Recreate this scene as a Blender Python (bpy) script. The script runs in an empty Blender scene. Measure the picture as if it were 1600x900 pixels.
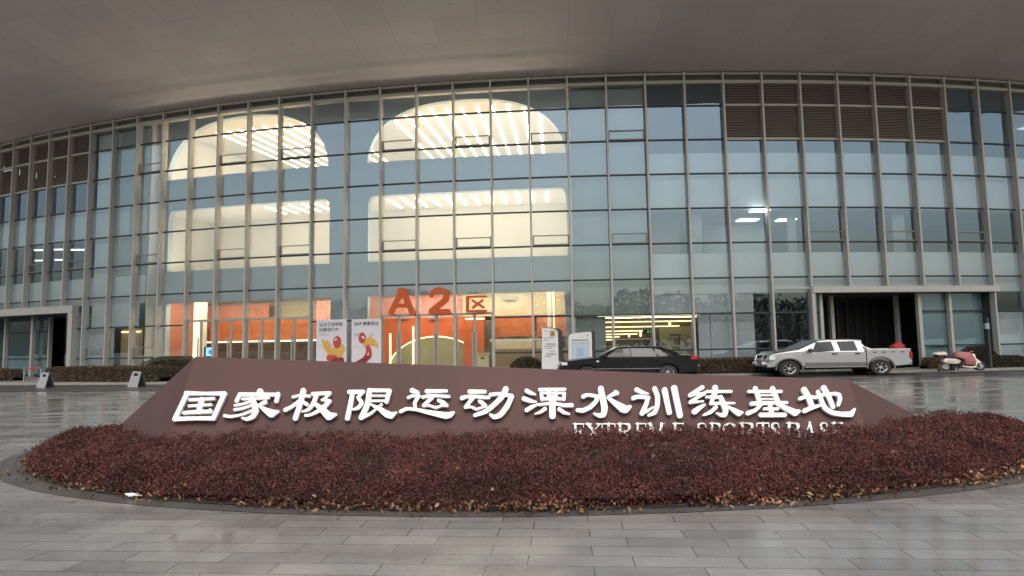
import bpy, bmesh, math, random
import numpy as np
from mathutils import Vector, Matrix
random.seed(7); rng = np.random.default_rng(7)
C = bpy.context.scene.collection
scene = bpy.context.scene

# ------------------------------------------------------------------ camera, light, exposure
FOC, PITCH, ROLL, EYE = 1000.0, 0.0898, 0.0166, 1.6      # focal length in 1600-px pixels
cam_d = bpy.data.cameras.new('camera'); cam = bpy.data.objects.new('camera', cam_d); C.objects.link(cam)
cam_d.sensor_width = 36.0; cam_d.lens = 36.0 * FOC / 1600.0; cam_d.clip_end = 2000; cam_d.clip_start = .05
_R0 = Vector((1, 0, 0)); _U0 = Vector((0, -math.sin(PITCH), math.cos(PITCH))); _F0 = Vector((0, math.cos(PITCH), math.sin(PITCH)))
_R = _R0 * math.cos(ROLL) - _U0 * math.sin(ROLL); _U = _R0 * math.sin(ROLL) + _U0 * math.cos(ROLL)
M = Matrix.Identity(4)
for k in range(3):
    M[k][0] = _R[k]; M[k][1] = _U[k]; M[k][2] = -_F0[k]
M[2][3] = EYE
cam.matrix_world = M
scene.camera = cam

world = bpy.data.worlds.new('World'); scene.world = world; world.use_nodes = True
SUN_EL, SUN_AZ = math.radians(60), math.radians(172)       # azimuth clockwise from +Y (north)
nt = world.node_tree; nt.nodes.clear()
wo = nt.nodes.new('ShaderNodeOutputWorld'); bg = nt.nodes.new('ShaderNodeBackground')
sky = nt.nodes.new('ShaderNodeTexSky'); sky.sky_type = 'NISHITA'; sky.sun_disc = False
sky.sun_elevation = SUN_EL; sky.sun_rotation = SUN_AZ; sky.air_density = 1.6; sky.dust_density = 6.0; sky.ozone_density = 1.0
hs = nt.nodes.new('ShaderNodeHueSaturation'); hs.inputs['Saturation'].default_value = .7
nt.links.new(sky.outputs[0], hs.inputs['Color']); nt.links.new(hs.outputs[0], bg.inputs[0])
bg.inputs[1].default_value = .15
nt.links.new(bg.outputs[0], wo.inputs[0])
sun_d = bpy.data.lights.new('sun', 'SUN'); sun = bpy.data.objects.new('sun', sun_d); C.objects.link(sun)
sun_d.energy = .5; sun_d.angle = math.radians(25); sun_d.color = (1, .97, .93)
_sd = Vector((math.sin(SUN_AZ) * math.cos(SUN_EL), math.cos(SUN_AZ) * math.cos(SUN_EL), math.sin(SUN_EL)))
sun.rotation_euler = _sd.to_track_quat('Z', 'Y').to_euler(); sun.location = (0, -20, 40)
scene.view_settings.view_transform = 'Standard'; scene.view_settings.look = 'None'
scene.view_settings.exposure = 0.52; scene.view_settings.gamma = 1.0; scene.view_settings.use_curve_mapping = False
scene.render.engine = 'CYCLES'
cy = scene.cycles
cy.use_denoising = True
try: cy.denoiser = 'OPENIMAGEDENOISE'
except Exception: pass
cy.max_bounces = 8; cy.diffuse_bounces = 4; cy.glossy_bounces = 4; cy.transparent_max_bounces = 12; cy.transmission_bounces = 4
cy.caustics_reflective = False; cy.caustics_refractive = False; cy.sample_clamp_indirect = 6.0

# ------------------------------------------------------------------ helpers: placing
def ray(px, py):
    """direction of the sight line through a photograph pixel (1600 x 900), and its origin"""
    x = (px - 800) / FOC; y = (450 - py) / FOC
    return _R * x + _U * y + _F0
def at(px, py, Y):
    d = ray(px, py); t = Y / d.y
    return Vector((0, 0, EYE)) + d * t
def ground(px, py, z=0.0):
    d = ray(px, py); t = (z - EYE) / d.z
    return Vector((0, 0, EYE)) + d * t
# the facade: a slightly bowed curve; i counts mullions from the left edge of the photo
FS = 1.06
def _ang(i):
    j = i - 22.7292
    return j * .0194 + .0199e-3 * j * j - .0074e-4 * j ** 3
def fac(i, off=0.0):
    """plan point at mullion index i, off metres out of the glass (towards the plaza)"""
    a = _ang(i); R, Q = 99.4663 * FS, 105.4952 * FS
    x = 8.1545 * FS + R * math.sin(a); y = 136.3644 * FS - Q * math.cos(a)
    n = Vector((Q * math.sin(a), -R * math.cos(a))).normalized()
    return x + n.x * off, y + n.y * off
def F(i, off, z):
    x, y = fac(i, off); return (x, y, z)
def onfac(px, py, off=0.0):
    """mullion index and height where the sight line meets the facade curve offset by off"""
    d = ray(px, py); lo, hi = -6.0, 40.0
    def s(i):
        x, y = fac(i, off); return x / y - d.x / d.y
    for _ in range(50):
        m = (lo + hi) / 2
        if s(m) < 0: lo = m
        else: hi = m
    x, y = fac(lo, off)
    return lo, EYE + d.z / d.y * y
ZL = [EYE + FS * (11.7121 - 1.7215 * k) for k in range(8)]      # transom heights
ZTOP = EYE + FS * 13.35; ZR2 = EYE + FS * 12.96

# ------------------------------------------------------------------ helpers: materials
def lin(r, g, b):
    f = lambda c: (c / 255 / 12.92) if c <= 10 else ((c / 255 + .055) / 1.055) ** 2.4
    return (f(r), f(g), f(b), 1)
def new_mat(name):
    m = bpy.data.materials.new(name); m.use_nodes = True
    n = m.node_tree; b = n.nodes['Principled BSDF']
    return m, n, b
def mat(name, col, rough=.5, metal=0.0, var=0.0, scale=6.0, bump=0.0, bscale=40.0, coat=0.0, spec=.5):
    m, n, b = new_mat(name)
    b.inputs['Base Color'].default_value = col if len(col) == 4 else (*col, 1)
    b.inputs['Roughness'].default_value = rough; b.inputs['Metallic'].default_value = metal
    b.inputs['Coat Weight'].default_value = coat; b.inputs['Specular IOR Level'].default_value = spec
    if var > 0 or bump > 0:
        tc = n.nodes.new('ShaderNodeTexCoord')
    if var > 0:
        nz = n.nodes.new('ShaderNodeTexNoise'); nz.inputs['Scale'].default_value = scale; nz.inputs['Detail'].default_value = 6
        n.links.new(tc.outputs['Object'], nz.inputs['Vector'])
        mr = n.nodes.new('ShaderNodeMapRange'); mr.inputs[3].default_value = 1 - var; mr.inputs[4].default_value = 1 + var
        mr.inputs[1].default_value = .3; mr.inputs[2].default_value = .7
        n.links.new(nz.outputs[0], mr.inputs[0])
        mx = n.nodes.new('ShaderNodeMix'); mx.data_type = 'RGBA'; mx.blend_type = 'MULTIPLY'; mx.inputs[0].default_value = 1
        mx.inputs[6].default_value = col if len(col) == 4 else (*col, 1)
        n.links.new(mr.outputs[0], mx.inputs[7]); n.links.new(mx.outputs[2], b.inputs['Base Color'])
    if bump > 0:
        nb = n.nodes.new('ShaderNodeTexNoise'); nb.inputs['Scale'].default_value = bscale; nb.inputs['Detail'].default_value = 4
        n.links.new(tc.outputs['Object'], nb.inputs['Vector'])
        bp = n.nodes.new('ShaderNodeBump'); bp.inputs['Strength'].default_value = bump; bp.inputs['Distance'].default_value = .02
        n.links.new(nb.outputs[0], bp.inputs['Height']); n.links.new(bp.outputs[0], b.inputs['Normal'])
    return m
def glow(name, col, strength):
    m, n, b = new_mat(name)
    b.inputs['Base Color'].default_value = (*col, 1)
    b.inputs['Emission Color'].default_value = (*col, 1); b.inputs['Emission Strength'].default_value = strength
    return m
def glass(name, tint, f0, rough=.0, wav=0.0, refl=(1, 1, 1)):
    m = bpy.data.materials.new(name); m.use_nodes = True; n = m.node_tree; n.nodes.clear()
    o = n.nodes.new('ShaderNodeOutputMaterial'); mx = n.nodes.new('ShaderNodeMixShader')
    lw = n.nodes.new('ShaderNodeLayerWeight'); lw.inputs['Blend'].default_value = .5
    pw = n.nodes.new('ShaderNodeMath'); pw.operation = 'POWER'; pw.inputs[1].default_value = 4.0; n.links.new(lw.outputs['Facing'], pw.inputs[0])
    fr = n.nodes.new('ShaderNodeMath'); fr.operation = 'MULTIPLY_ADD'; fr.inputs[1].default_value = 1 - f0; fr.inputs[2].default_value = f0; n.links.new(pw.outputs[0], fr.inputs[0])
    tr = n.nodes.new('ShaderNodeBsdfTransparent'); tr.inputs[0].default_value = (*tint, 1)
    gl = n.nodes.new('ShaderNodeBsdfGlossy'); gl.inputs['Roughness'].default_value = rough; gl.inputs['Color'].default_value = (*refl, 1)
    if wav > 0:
        tc = n.nodes.new('ShaderNodeTexCoord'); nb = n.nodes.new('ShaderNodeTexNoise'); nb.inputs['Scale'].default_value = .55; nb.inputs['Detail'].default_value = 1
        bp = n.nodes.new('ShaderNodeBump'); bp.inputs['Strength'].default_value = wav; bp.inputs['Distance'].default_value = .05
        n.links.new(tc.outputs['Object'], nb.inputs['Vector']); n.links.new(nb.outputs[0], bp.inputs['Height'])
        n.links.new(bp.outputs[0], gl.inputs['Normal'])
    n.links.new(fr.outputs[0], mx.inputs[0]); n.links.new(tr.outputs[0], mx.inputs[1]); n.links.new(gl.outputs[0], mx.inputs[2])
    n.links.new(mx.outputs[0], o.inputs[0])
    return m

# ------------------------------------------------------------------ helpers: meshes
class MB:
    def __init__(s): s.v = []; s.f = []; s.m = []; s.uv = None
    def add(s, vs, fs, m=0):
        o = len(s.v); s.v += [tuple(v) for v in vs]; s.f += [tuple(o + i for i in f) for f in fs]; s.m += [m] * len(fs); return s
    def quad(s, a, b, c, d, m=0): return s.add([a, b, c, d], [(0, 1, 2, 3)], m)
    def box(s, x0, x1, y0, y1, z0, z1, m=0):
        return s.add([(x, y, z) for x in (x0, x1) for y in (y0, y1) for z in (z0, z1)],
                     [(0, 1, 3, 2), (4, 6, 7, 5), (0, 4, 5, 1), (2, 3, 7, 6), (0, 2, 6, 4), (1, 5, 7, 3)], m)
    def tube(s, pts, r, n=8, m=0, cap=True):
        pts = [Vector(p) for p in pts]; rs = r if isinstance(r, (list, tuple)) else [r] * len(pts); rings = []
        for k, p in enumerate(pts):
            t = (pts[min(k + 1, len(pts) - 1)] - pts[max(k - 1, 0)]).normalized()
            a = t.orthogonal().normalized() if k == 0 else (rings_a - t * rings_a.dot(t)).normalized()
            rings_a = a; b = t.cross(a)
            rings.append([p + (a * math.cos(q) + b * math.sin(q)) * rs[k] for q in (2 * math.pi * j / n for j in range(n))])
        vs = [v for r_ in rings for v in r_]; fs = []
        for k in range(len(pts) - 1):
            for j in range(n): fs.append((k * n + j, k * n + (j + 1) % n, (k + 1) * n + (j + 1) % n, (k + 1) * n + j))
        if cap: fs += [tuple(range(n - 1, -1, -1)), tuple((len(pts) - 1) * n + j for j in range(n))]
        return s.add(vs, fs, m)
    def lathe(s, prof, n=32, m=0, axis='Y', c=(0, 0, 0)):
        vs = []
        for (r, h) in prof:
            for j in range(n):
                q = 2 * math.pi * j / n
                vs.append((c[0] + r * math.cos(q), c[1] + h, c[2] + r * math.sin(q)) if axis == 'Y' else (c[0] + r * math.cos(q), c[1] + r * math.sin(q), c[2] + h))
        fs = [(k * n + j, k * n + (j + 1) % n, (k + 1) * n + (j + 1) % n, (k + 1) * n + j) for k in range(len(prof) - 1) for j in range(n)]
        return s.add(vs, fs, m)
    def prism(s, poly, fn, d, m=0):
        """poly in 2-D, fn(u, v, depth) -> point; closed prism of depth d"""
        n = len(poly); vs = [fn(u, v, 0) for u, v in poly] + [fn(u, v, d) for u, v in poly]
        return s.add(vs, [tuple(range(n)), tuple(range(2 * n - 1, n - 1, -1))] + [(k, k + n, (k + 1) % n + n, (k + 1) % n) for k in range(n)], m)
    def fbox(s, i0, i1, o0, o1, z0, z1, n=1, m=0):
        """a box that follows the facade curve from mullion i0 to i1, between offsets o0 and o1"""
        vs = []
        for k in range(n + 1):
            i = i0 + (i1 - i0) * k / n
            vs += [F(i, o0, z0), F(i, o1, z0), F(i, o1, z1), F(i, o0, z1)]
        fs = [(0, 3, 2, 1), (4 * n, 4 * n + 1, 4 * n + 2, 4 * n + 3)]
        for k in range(n):
            a = 4 * k
            for j in range(4): fs.append((a + j, a + (j + 1) % 4, a + 4 + (j + 1) % 4, a + 4 + j))
        return s.add(vs, fs, m)
    def build(s, name, mats, parent=None, smooth=None, local=False, recalc=True):
        me = bpy.data.meshes.new(name); me.from_pydata(s.v, [], s.f)
        for mm in (mats if isinstance(mats, (list, tuple)) else [mats]): me.materials.append(mm)
        if len(me.materials) > 1: me.polygons.foreach_set('material_index', s.m)
        if recalc:
            bm = bmesh.new(); bm.from_mesh(me); bmesh.ops.recalc_face_normals(bm, faces=bm.faces); bm.to_mesh(me); bm.free()
        if smooth is not None:
            me.polygons.foreach_set('use_smooth', [True] * len(me.polygons)); me.set_sharp_from_angle(angle=math.radians(smooth))
        me.update()
        o = bpy.data.objects.new(name, me); C.objects.link(o)
        if parent is not None:
            o.parent = parent
            if not local: o.matrix_parent_inverse = parent.matrix_basis.inverted() if parent.parent is None else (parent.parent.matrix_basis @ parent.matrix_parent_inverse @ parent.matrix_basis).inverted()
        return o
def thing(name, label, cat, loc=(0, 0, 0), rz=0.0, group=None, scale=(1, 1, 1)):
    o = bpy.data.objects.new(name, None); C.objects.link(o); o.location = loc; o.rotation_euler = (0, 0, rz); o.scale = scale
    o.empty_display_size = .2
    o['label'] = label; o['category'] = cat
    if group: o['group'] = group
    return o
def tag(o, label, cat, group=None, kind=None):
    o['label'] = label; o['category'] = cat
    if group: o['group'] = group
    if kind: o['kind'] = kind
    return o

# ------------------------------------------------------------------ materials
m_mullion = mat('aluminium_fin', (.52, .505, .465), .45, .2, .05, 3)
m_transom = mat('dark_transom', (.035, .045, .05), .5)
m_lighttr = mat('light_transom', (.45, .43, .38), .45, .2)
m_glass = glass('coated_glass', (.91, .93, .92), .225, .0, .10, (.65, .85, 1))
m_clear = glass('clear_glass', (.88, .92, .90), .08, .0, .05)
m_louvre = mat('brown_louvre', (.42, .34, .30), .55, .1, .08, 2)
m_louvback = mat('louvre_void', (.10, .08, .07), .8)
m_span = mat('spandrel_blind', (.62, .70, .73), .7, 0, .04, 1.5)
m_span2 = mat('slab_edge_panel', (.30, .37, .40), .7, 0, .04, 1.5)
m_midpan = mat('grey_liner_panel', (.38, .44, .43), .8, 0, .08, .8)
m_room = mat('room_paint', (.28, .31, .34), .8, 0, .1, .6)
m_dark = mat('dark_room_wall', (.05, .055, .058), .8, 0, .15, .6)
m_cream = mat('cream_wall', (.80, .76, .68), .7)
m_arcade = mat('arcade_wall', (.52, .60, .64), .75, 0, .03, 1)
m_strip = glow('warm_strip_lamp', (1, .9, .68), 5.0)
m_hiduplight = glow('hidden_uplamp', (1, .86, .66), 12.0)
m_line = glow('warm_line_lamp', (1, .82, .45), 1.6)
m_white = glow('white_panel_lamp', (.95, 1, 1), 4.0)
m_conc = mat('canopy_panel', (.52, .485, .44), .65)

# ================================================================== SETTING: ground
def ground_mat():
    m, n, b = new_mat('wet_stone_paving')
    L = n.links.new; N = n.nodes.new
    tc = N('ShaderNodeTexCoord'); mp = N('ShaderNodeMapping'); mp.inputs['Rotation'].default_value = (0, 0, math.radians(4.6)); mp.inputs['Location'].default_value = (.31, .115, 0)
    L(tc.outputs['Object'], mp.inputs[0])
    br = N('ShaderNodeTexBrick'); br.inputs['Scale'].default_value = 1.0; br.inputs['Brick Width'].default_value = .78; br.inputs['Row Height'].default_value = .235
    br.inputs['Mortar Size'].default_value = .0055; br.inputs['Mortar Smooth'].default_value = .3; br.offset = .38; br.inputs['Bias'].default_value = 0
    br.inputs['Color1'].default_value = (.158, .152, .144, 1); br.inputs['Color2'].default_value = (.215, .208, .198, 1); br.inputs['Mortar'].default_value = (.062, .06, .056, 1)
    L(mp.outputs[0], br.inputs[0])
    n1 = N('ShaderNodeTexNoise'); n1.inputs['Scale'].default_value = .9; n1.inputs['Detail'].default_value = 8; n1.inputs['Roughness'].default_value = .62; L(tc.outputs['Object'], n1.inputs[0])
    mr = N('ShaderNodeMapRange'); mr.inputs[1].default_value = .3; mr.inputs[2].default_value = .72; mr.inputs[3].default_value = .66; mr.inputs[4].default_value = 1.26; L(n1.outputs[0], mr.inputs[0])
    mx = N('ShaderNodeMix'); mx.data_type = 'RGBA'; mx.blend_type = 'MULTIPLY'; mx.inputs[0].default_value = 1; L(br.outputs[0], mx.inputs[6]); L(mr.outputs[0], mx.inputs[7])
    n3 = N('ShaderNodeTexNoise'); n3.inputs['Scale'].default_value = 55; n3.inputs['Detail'].default_value = 3; L(tc.outputs['Object'], n3.inputs[0])
    mr3 = N('ShaderNodeMapRange'); mr3.inputs[1].default_value = .25; mr3.inputs[2].default_value = .75; mr3.inputs[3].default_value = .82; mr3.inputs[4].default_value = 1.18; L(n3.outputs[0], mr3.inputs[0])
    mx2 = N('ShaderNodeMix'); mx2.data_type = 'RGBA'; mx2.blend_type = 'MULTIPLY'; mx2.inputs[0].default_value = 1; L(mx.outputs[2], mx2.inputs[6]); L(mr3.outputs[0], mx2.inputs[7])
    L(mx2.outputs[2], b.inputs['Base Color'])
    # wet film: roughness falls where water stands, in low stretched patches
    mp2 = N('ShaderNodeMapping'); mp2.inputs['Scale'].default_value = (.35, 1.0, 1); L(tc.outputs['Object'], mp2.inputs[0])
    n2 = N('ShaderNodeTexNoise'); n2.inputs['Scale'].default_value = 1.3; n2.inputs['Detail'].default_value = 5; L(mp2.outputs[0], n2.inputs[0])
    mr2 = N('ShaderNodeMapRange'); mr2.inputs[1].default_value = .42; mr2.inputs[2].default_value = .62; mr2.inputs[3].default_value = .07; mr2.inputs[4].default_value = .34; L(n2.outputs[0], mr2.inputs[0])
    bw = N('ShaderNodeRGBToBW'); L(br.outputs[0], bw.inputs[0]); mr4 = N('ShaderNodeMapRange'); mr4.inputs[1].default_value = .14; mr4.inputs[2].default_value = .23; mr4.inputs[3].default_value = -.06; mr4.inputs[4].default_value = .08; L(bw.outputs[0], mr4.inputs[0])
    ra = N('ShaderNodeMath'); ra.operation = 'ADD'; L(mr2.outputs[0], ra.inputs[0]); L(mr4.outputs[0], ra.inputs[1]); L(ra.outputs[0], b.inputs['Roughness'])
    ad = N('ShaderNodeMath'); ad.operation = 'MULTIPLY_ADD'; ad.inputs[1].default_value = -.6; L(br.outputs['Fac'], ad.inputs[0]); L(n3.outputs[0], ad.inputs[2])
    bp = N('ShaderNodeBump'); bp.inputs['Strength'].default_value = .12; bp.inputs['Distance'].default_value = .004; L(ad.outputs[0], bp.inputs['Height']); L(bp.outputs[0], b.inputs['Normal'])
    return m
m_plaza = ground_mat()
m_asph = mat('wet_asphalt', (.045, .043, .042), .35, 0, .2, 2, .3, 90)
m_walk = mat('pale_walk_paving', (.24, .23, .215), .5, 0, .12, 1.2, .1, 60)
m_kerb = mat('kerb_granite', (.30, .285, .265), .55, 0, .1, 4, .1, 60)
m_soil = mat('dark_soil', (.03, .022, .017), .9, 0, .3, 6, .6, 30)
m_ring = mat('dark_ring_stone', (.075, .07, .066), .35, 0, .2, 3, .2, 50)

mb = MB(); mb.quad((-600, -600, 0), (600, -600, 0), (600, 600, 0), (-600, 600, 0))
o = mb.build('ground', m_plaza); o['kind'] = 'structure'
def kerb_off(i): return 6.0 + (2.3 - 6.0) * max(0, min(1, (i - 2) / 22))
def edge_off(i): return 11.0 + (5.9 - 11.0) * max(0, min(1, (i - 2) / 22))
def ring_strip(name, fa, fb, za, zb, m, i0=-6, i1=39, n=90, skirt=0.0):
    mb = MB(); vs = []; fs = []
    for k in range(n + 1):
        i = i0 + (i1 - i0) * k / n; vs += [F(i, fa(i), za), F(i, fb(i), zb)]
    for k in range(n): fs.append((2 * k, 2 * k + 1, 2 * k + 3, 2 * k + 2))
    mb.add(vs, fs); o = mb.build(name, m); o['kind'] = 'structure'; return o
ring_strip('road', kerb_off, edge_off, .004, .004, m_asph)
ring_strip('drain_channel', lambda i: edge_off(i) - .02, lambda i: edge_off(i) + .14, .008, .008, mat('drain_grate', (.02, .02, .02), .5))
ring_strip('pavement', lambda i: -1.0, lambda i: kerb_off(i) - .16, .1, .1, m_walk)
mb = MB()
for k in range(90):
    i0 = -6 + k * .5
    a, b_, c, d = F(i0, kerb_off(i0), 0), F(i0 + .494, kerb_off(i0 + .494), 0), F(i0 + .494, kerb_off(i0 + .494) - .16, 0), F(i0, kerb_off(i0) - .16, 0)
    up = lambda p: (p[0], p[1], .112)
    mb.add([a, b_, c, d, up(a), up(b_), up(c), up(d)], [(4, 5, 6, 7), (0, 1, 5, 4), (0, 4, 7, 3), (1, 2, 6, 5)])
o = mb.build('kerb', m_kerb); o['kind'] = 'structure'

# planting bed: ellipse round the monument
BX, BY, BA, BB, BACK = .38, 11.2, 7.95, 4.84, 11.15
def ell(a, b, n=160, z=0, back=0.0): return [(BX + a * math.cos(2 * math.pi * k / n), min(BACK + back, BY + b * math.sin(2 * math.pi * k / n)) - .001 * math.sin(2 * math.pi * k / n), z) for k in range(n)]
mb = MB(); A_, B_ = ell(BA + .48, BB + .20, z=.006, back=.42), ell(BA + .02, BB + .0, z=.006)
mb.add(A_ + B_, [(k, (k + 1) % 160, 160 + (k + 1) % 160, 160 + k) for k in range(160)])
o = mb.build('bed_border', m_ring); o['kind'] = 'structure'
mb = MB(); mb.add(ell(BA + .03, BB + .02, z=.014), [tuple(range(160))]); o = mb.build('soil', m_soil); o['kind'] = 'structure'

# ================================================================== BUILDING
hall = thing('sports_hall', 'long curved glass fronted hall with brown louvres under a deep overhanging canopy', 'building', (fac(22)[0], fac(22)[1], 0))
I0, I1 = -4, 37
# canopy soffit: rises gently outwards, thick edge, roof over the rooms
def soffit_mat():
    m, n, b = new_mat('canopy_soffit_panels'); L = n.links.new; N = n.nodes.new
    uv = N('ShaderNodeUVMap'); sp = N('ShaderNodeSeparateXYZ'); L(uv.outputs[0], sp.inputs[0])
    def line(sock, off, w):
        a = N('ShaderNodeMath'); a.operation = 'ADD'; a.inputs[1].default_value = off; L(sock, a.inputs[0])
        f = N('ShaderNodeMath'); f.operation = 'FRACT'; L(a.outputs[0], f.inputs[0])
        c = N('ShaderNodeMath'); c.operation = 'LESS_THAN'; c.inputs[1].default_value = w; L(f.outputs[0], c.inputs[0]); return c
    def dots():
        f = N('ShaderNodeVectorMath'); f.operation = 'FRACTION'; L(uv.outputs[0], f.inputs[0]); d_ = N('ShaderNodeVectorMath'); d_.operation = 'DISTANCE'; d_.inputs[1].default_value = (.5, .5, 0); L(f.outputs[0], d_.inputs[0]); c = N('ShaderNodeMath'); c.operation = 'LESS_THAN'; c.inputs[1].default_value = .028; L(d_.outputs['Value'], c.inputs[0]); return c
    a = line(sp.outputs[0], .006, .011); d = line(sp.outputs[1], 0, .010); dt = dots()
    mx = N('ShaderNodeMath'); mx.operation = 'MAXIMUM'; L(a.outputs[0], mx.inputs[0]); L(d.outputs[0], mx.inputs[1])
    mx0 = mx; mx = N('ShaderNodeMath'); mx.operation = 'MAXIMUM'; L(mx0.outputs[0], mx.inputs[0]); L(dt.outputs[0], mx.inputs[1])
    nz = N('ShaderNodeTexNoise'); nz.inputs['Scale'].default_value = .35; nz.inputs['Detail'].default_value = 7
    tc = N('ShaderNodeTexCoord'); L(tc.outputs['Object'], nz.inputs[0])
    fl = N('ShaderNodeVectorMath'); fl.operation = 'FLOOR'; L(uv.outputs[0], fl.inputs[0])
    wn = N('ShaderNodeTexWhiteNoise'); L(fl.outputs[0], wn.inputs[0])
    mr = N('ShaderNodeMapRange'); mr.inputs[1].default_value = .3; mr.inputs[2].default_value = .7; mr.inputs[3].default_value = .95; mr.inputs[4].default_value = 1.03; L(nz.outputs[0], mr.inputs[0])
    mr2 = N('ShaderNodeMapRange'); mr2.inputs[3].default_value = .95; mr2.inputs[4].default_value = 1.04; L(wn.outputs[0], mr2.inputs[0])
    mu = N('ShaderNodeMath'); mu.operation = 'MULTIPLY'; L(mr.outputs[0], mu.inputs[0]); L(mr2.outputs[0], mu.inputs[1])
    sc = N('ShaderNodeVectorMath'); sc.operation = 'SCALE'; sc.inputs[0].default_value = (.55, .51, .505); L(mu.outputs[0], sc.inputs['Scale'])
    mk = N('ShaderNodeMix'); mk.data_type = 'RGBA'; L(mx.outputs[0], mk.inputs[0]); L(sc.outputs[0], mk.inputs[6]); mk.inputs[7].default_value = (.40, .37, .365, 1)
    L(mk.outputs[2], b.inputs['Base Color']); b.inputs['Roughness'].default_value = .7
    return m
OV, RISE = 13.0, .20
mb = MB(); n = 82; rows = 10; uvs = []
for k in range(n + 1):
    i = I0 + (I1 - I0) * k / n
    for r in range(rows + 1):
        off = -.3 + (OV + .3) * r / rows; mb.v.append(F(i, off, ZTOP + .02 + max(0, off) * RISE + max(0, off) ** 2 * .004)); uvs.append((i, off / 1.62))
for k in range(n):
    for r in range(rows): a = k * (rows + 1) + r; mb.f.append((a, a + 1, a + rows + 2, a + rows + 1)); mb.m.append(0)
o = mb.build('canopy_soffit', soffit_mat(), hall, smooth=40, recalc=False)
ul = o.data.uv_layers.new(name='UVMap')
ul.data.foreach_set('uv', np.array([uvs[l.vertex_index] for l in o.data.loops], 'f').ravel())
mb = MB(); vs = []; fs = []
ZO = ZTOP + .02 + OV * RISE + OV ** 2 * .004
for k in range(n + 1):
    i = I0 + (I1 - I0) * k / n; vs += [F(i, OV, ZO - .004), F(i, OV + .25, ZO + .9), F(i, -18, ZTOP + 5), F(i, -18, ZTOP + .5), F(i, -.25, ZTOP + .35)]
for k in range(n):
    for r in range(4): a = 5 * k + r; fs.append((a, a + 1, a + 6, a + 5))
mb.add(vs, fs); mb.build('roof', mat('roof_metal', (.4, .4, .4), .5, .3), hall, smooth=30)
mb = MB(); mb.fbox(I0, I1, -18, -17.7, 0, ZTOP + .49, 40); mb.build('rear_wall', m_dark, hall)
mb = MB(); mb.fbox(I0 - .1, I0, -17.6, .1, 0, ZTOP - .05, 1); mb.build('end_wall', m_dark, hall); mb = MB(); mb.fbox(I1, I1 + .1, -17.6, .1, 0, ZTOP - .05, 1); mb.build('end_wall', m_dark, hall)

# portals: (i0, i1, soffit z, lintel top z)
PR = (26.0, 31.0); PL = (-4.0, 4.45)
zr0, zr1 = onfac(1330, 457.5)[1], onfac(1330, 448)[1]
zl0, zl1 = onfac(60, 492)[1], onfac(60, 481)[1]
def in_portal(i): return PR[0] - .01 <= i < PR[1] - .01 or i < 4.01
def base_z(i):
    """height where the curtain wall ends over bay i"""
    if PR[0] - .01 <= i < PR[1] - .01: return zr1
    if i < 3.99: return zl1
    return .1
LOUV = [0, 1, 2, 3, 4, 24, 25, 26, 27, 28, 29]
LOUV += [-4, -3, -2, -1]
# mullions
for i in range(I0, I1 + 1):
    mb = MB(); w = .048 / 2.0
    zb = .1
    if PR[0] < i < PR[1]: zb = zr1 - .02
    elif i < 4.4: zb = zl1 - .02
    mb.fbox(i - w, i + w, .0, .30, zb, ZTOP - .01)
    mb.fbox(i - w * .55, i + w * .55, -.12, .0, zb, ZTOP - .05)
    mb.build('mullion', m_mullion, hall)
# transoms: one curved bar per row and bay-run, thin dark joints
def bars(name, m, i0, i1, z, h, o0, o1, parent=hall):
    mb = MB(); mb.fbox(i0, i1, o0, o1, z - h / 2, z + h / 2, max(1, int((i1 - i0) * 2))); return mb.build(name, m, parent)
for nm, z, h, o1, mm in (('head_rail', ZTOP - .06, .10, .2, m_lighttr), ('head_rail', ZR2 - .10, .16, .24, m_lighttr)):
    bars(nm, mm, I0, I1, z, h, -.05, o1)
# the dark strip between the two head rails
mb = MB(); mb.fbox(I0, I1, -.08, -.04, ZR2 - .02, ZTOP - .11, 80); mb.build('head_panel', mat('head_panel', (.12, .115, .105), .6), hall)
runs = {0: [(5, 24), (30, I1)], 1: [(5, 24), (30, I1)], 2: [(I0, I1)], 3: [(I0, I1)], 4: [(I0, I1)], 5: [(I0, I1)], 6: [(4.5, 9.0), (13, 15), (18, 26), (31, I1)], 7: [(4.5, 9.0), (18, 26), (31, I1)]}
for k, rr in runs.items():
    for (a, b_) in rr: bars('transom', m_transom, a, b_, ZL[k], .085, -.03, .045)
for (a, b_) in ((I0, 5), (24, 30)):
    for k in (0, 1): bars('louvre_rail', m_lighttr, a, b_, ZL[k], .12, -.02, .12)
# louvres per bay
for i in LOUV:
    mb = MB(); g = .035
    for (z0, z1) in ((ZL[1] + .06, ZL[0] - .06), (ZL[0] + .06, ZR2 - .2)):
        mb.fbox(i + g, i + 1 - g, -.16, -.14, z0, z1, 1, 1)
        nsl = int((z1 - z0) / .085)
        for s in range(nsl):
            z = z0 + (s + .5) * (z1 - z0) / nsl
            a0, a1 = F(i + g, .05, z - .038), F(i + 1 - g, .05, z - .038); b0, b1 = F(i + g, -.06, z + .03), F(i + 1 - g, -.06, z + .03)
            c0, c1 = F(i + g, -.06, z + .042), F(i + 1 - g, -.06, z + .042); d0, d1 = F(i + g, .05, z - .026), F(i + 1 - g, .05, z - .026)
            mb.add([a0, a1, b1, b0, d0, d1, c1, c0], [(0, 1, 2, 3), (4, 7, 6, 5), (0, 4, 5, 1), (3, 2, 6, 7)])
    mb.build('louvre_panel', [m_louvre, m_louvback], hall)
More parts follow.
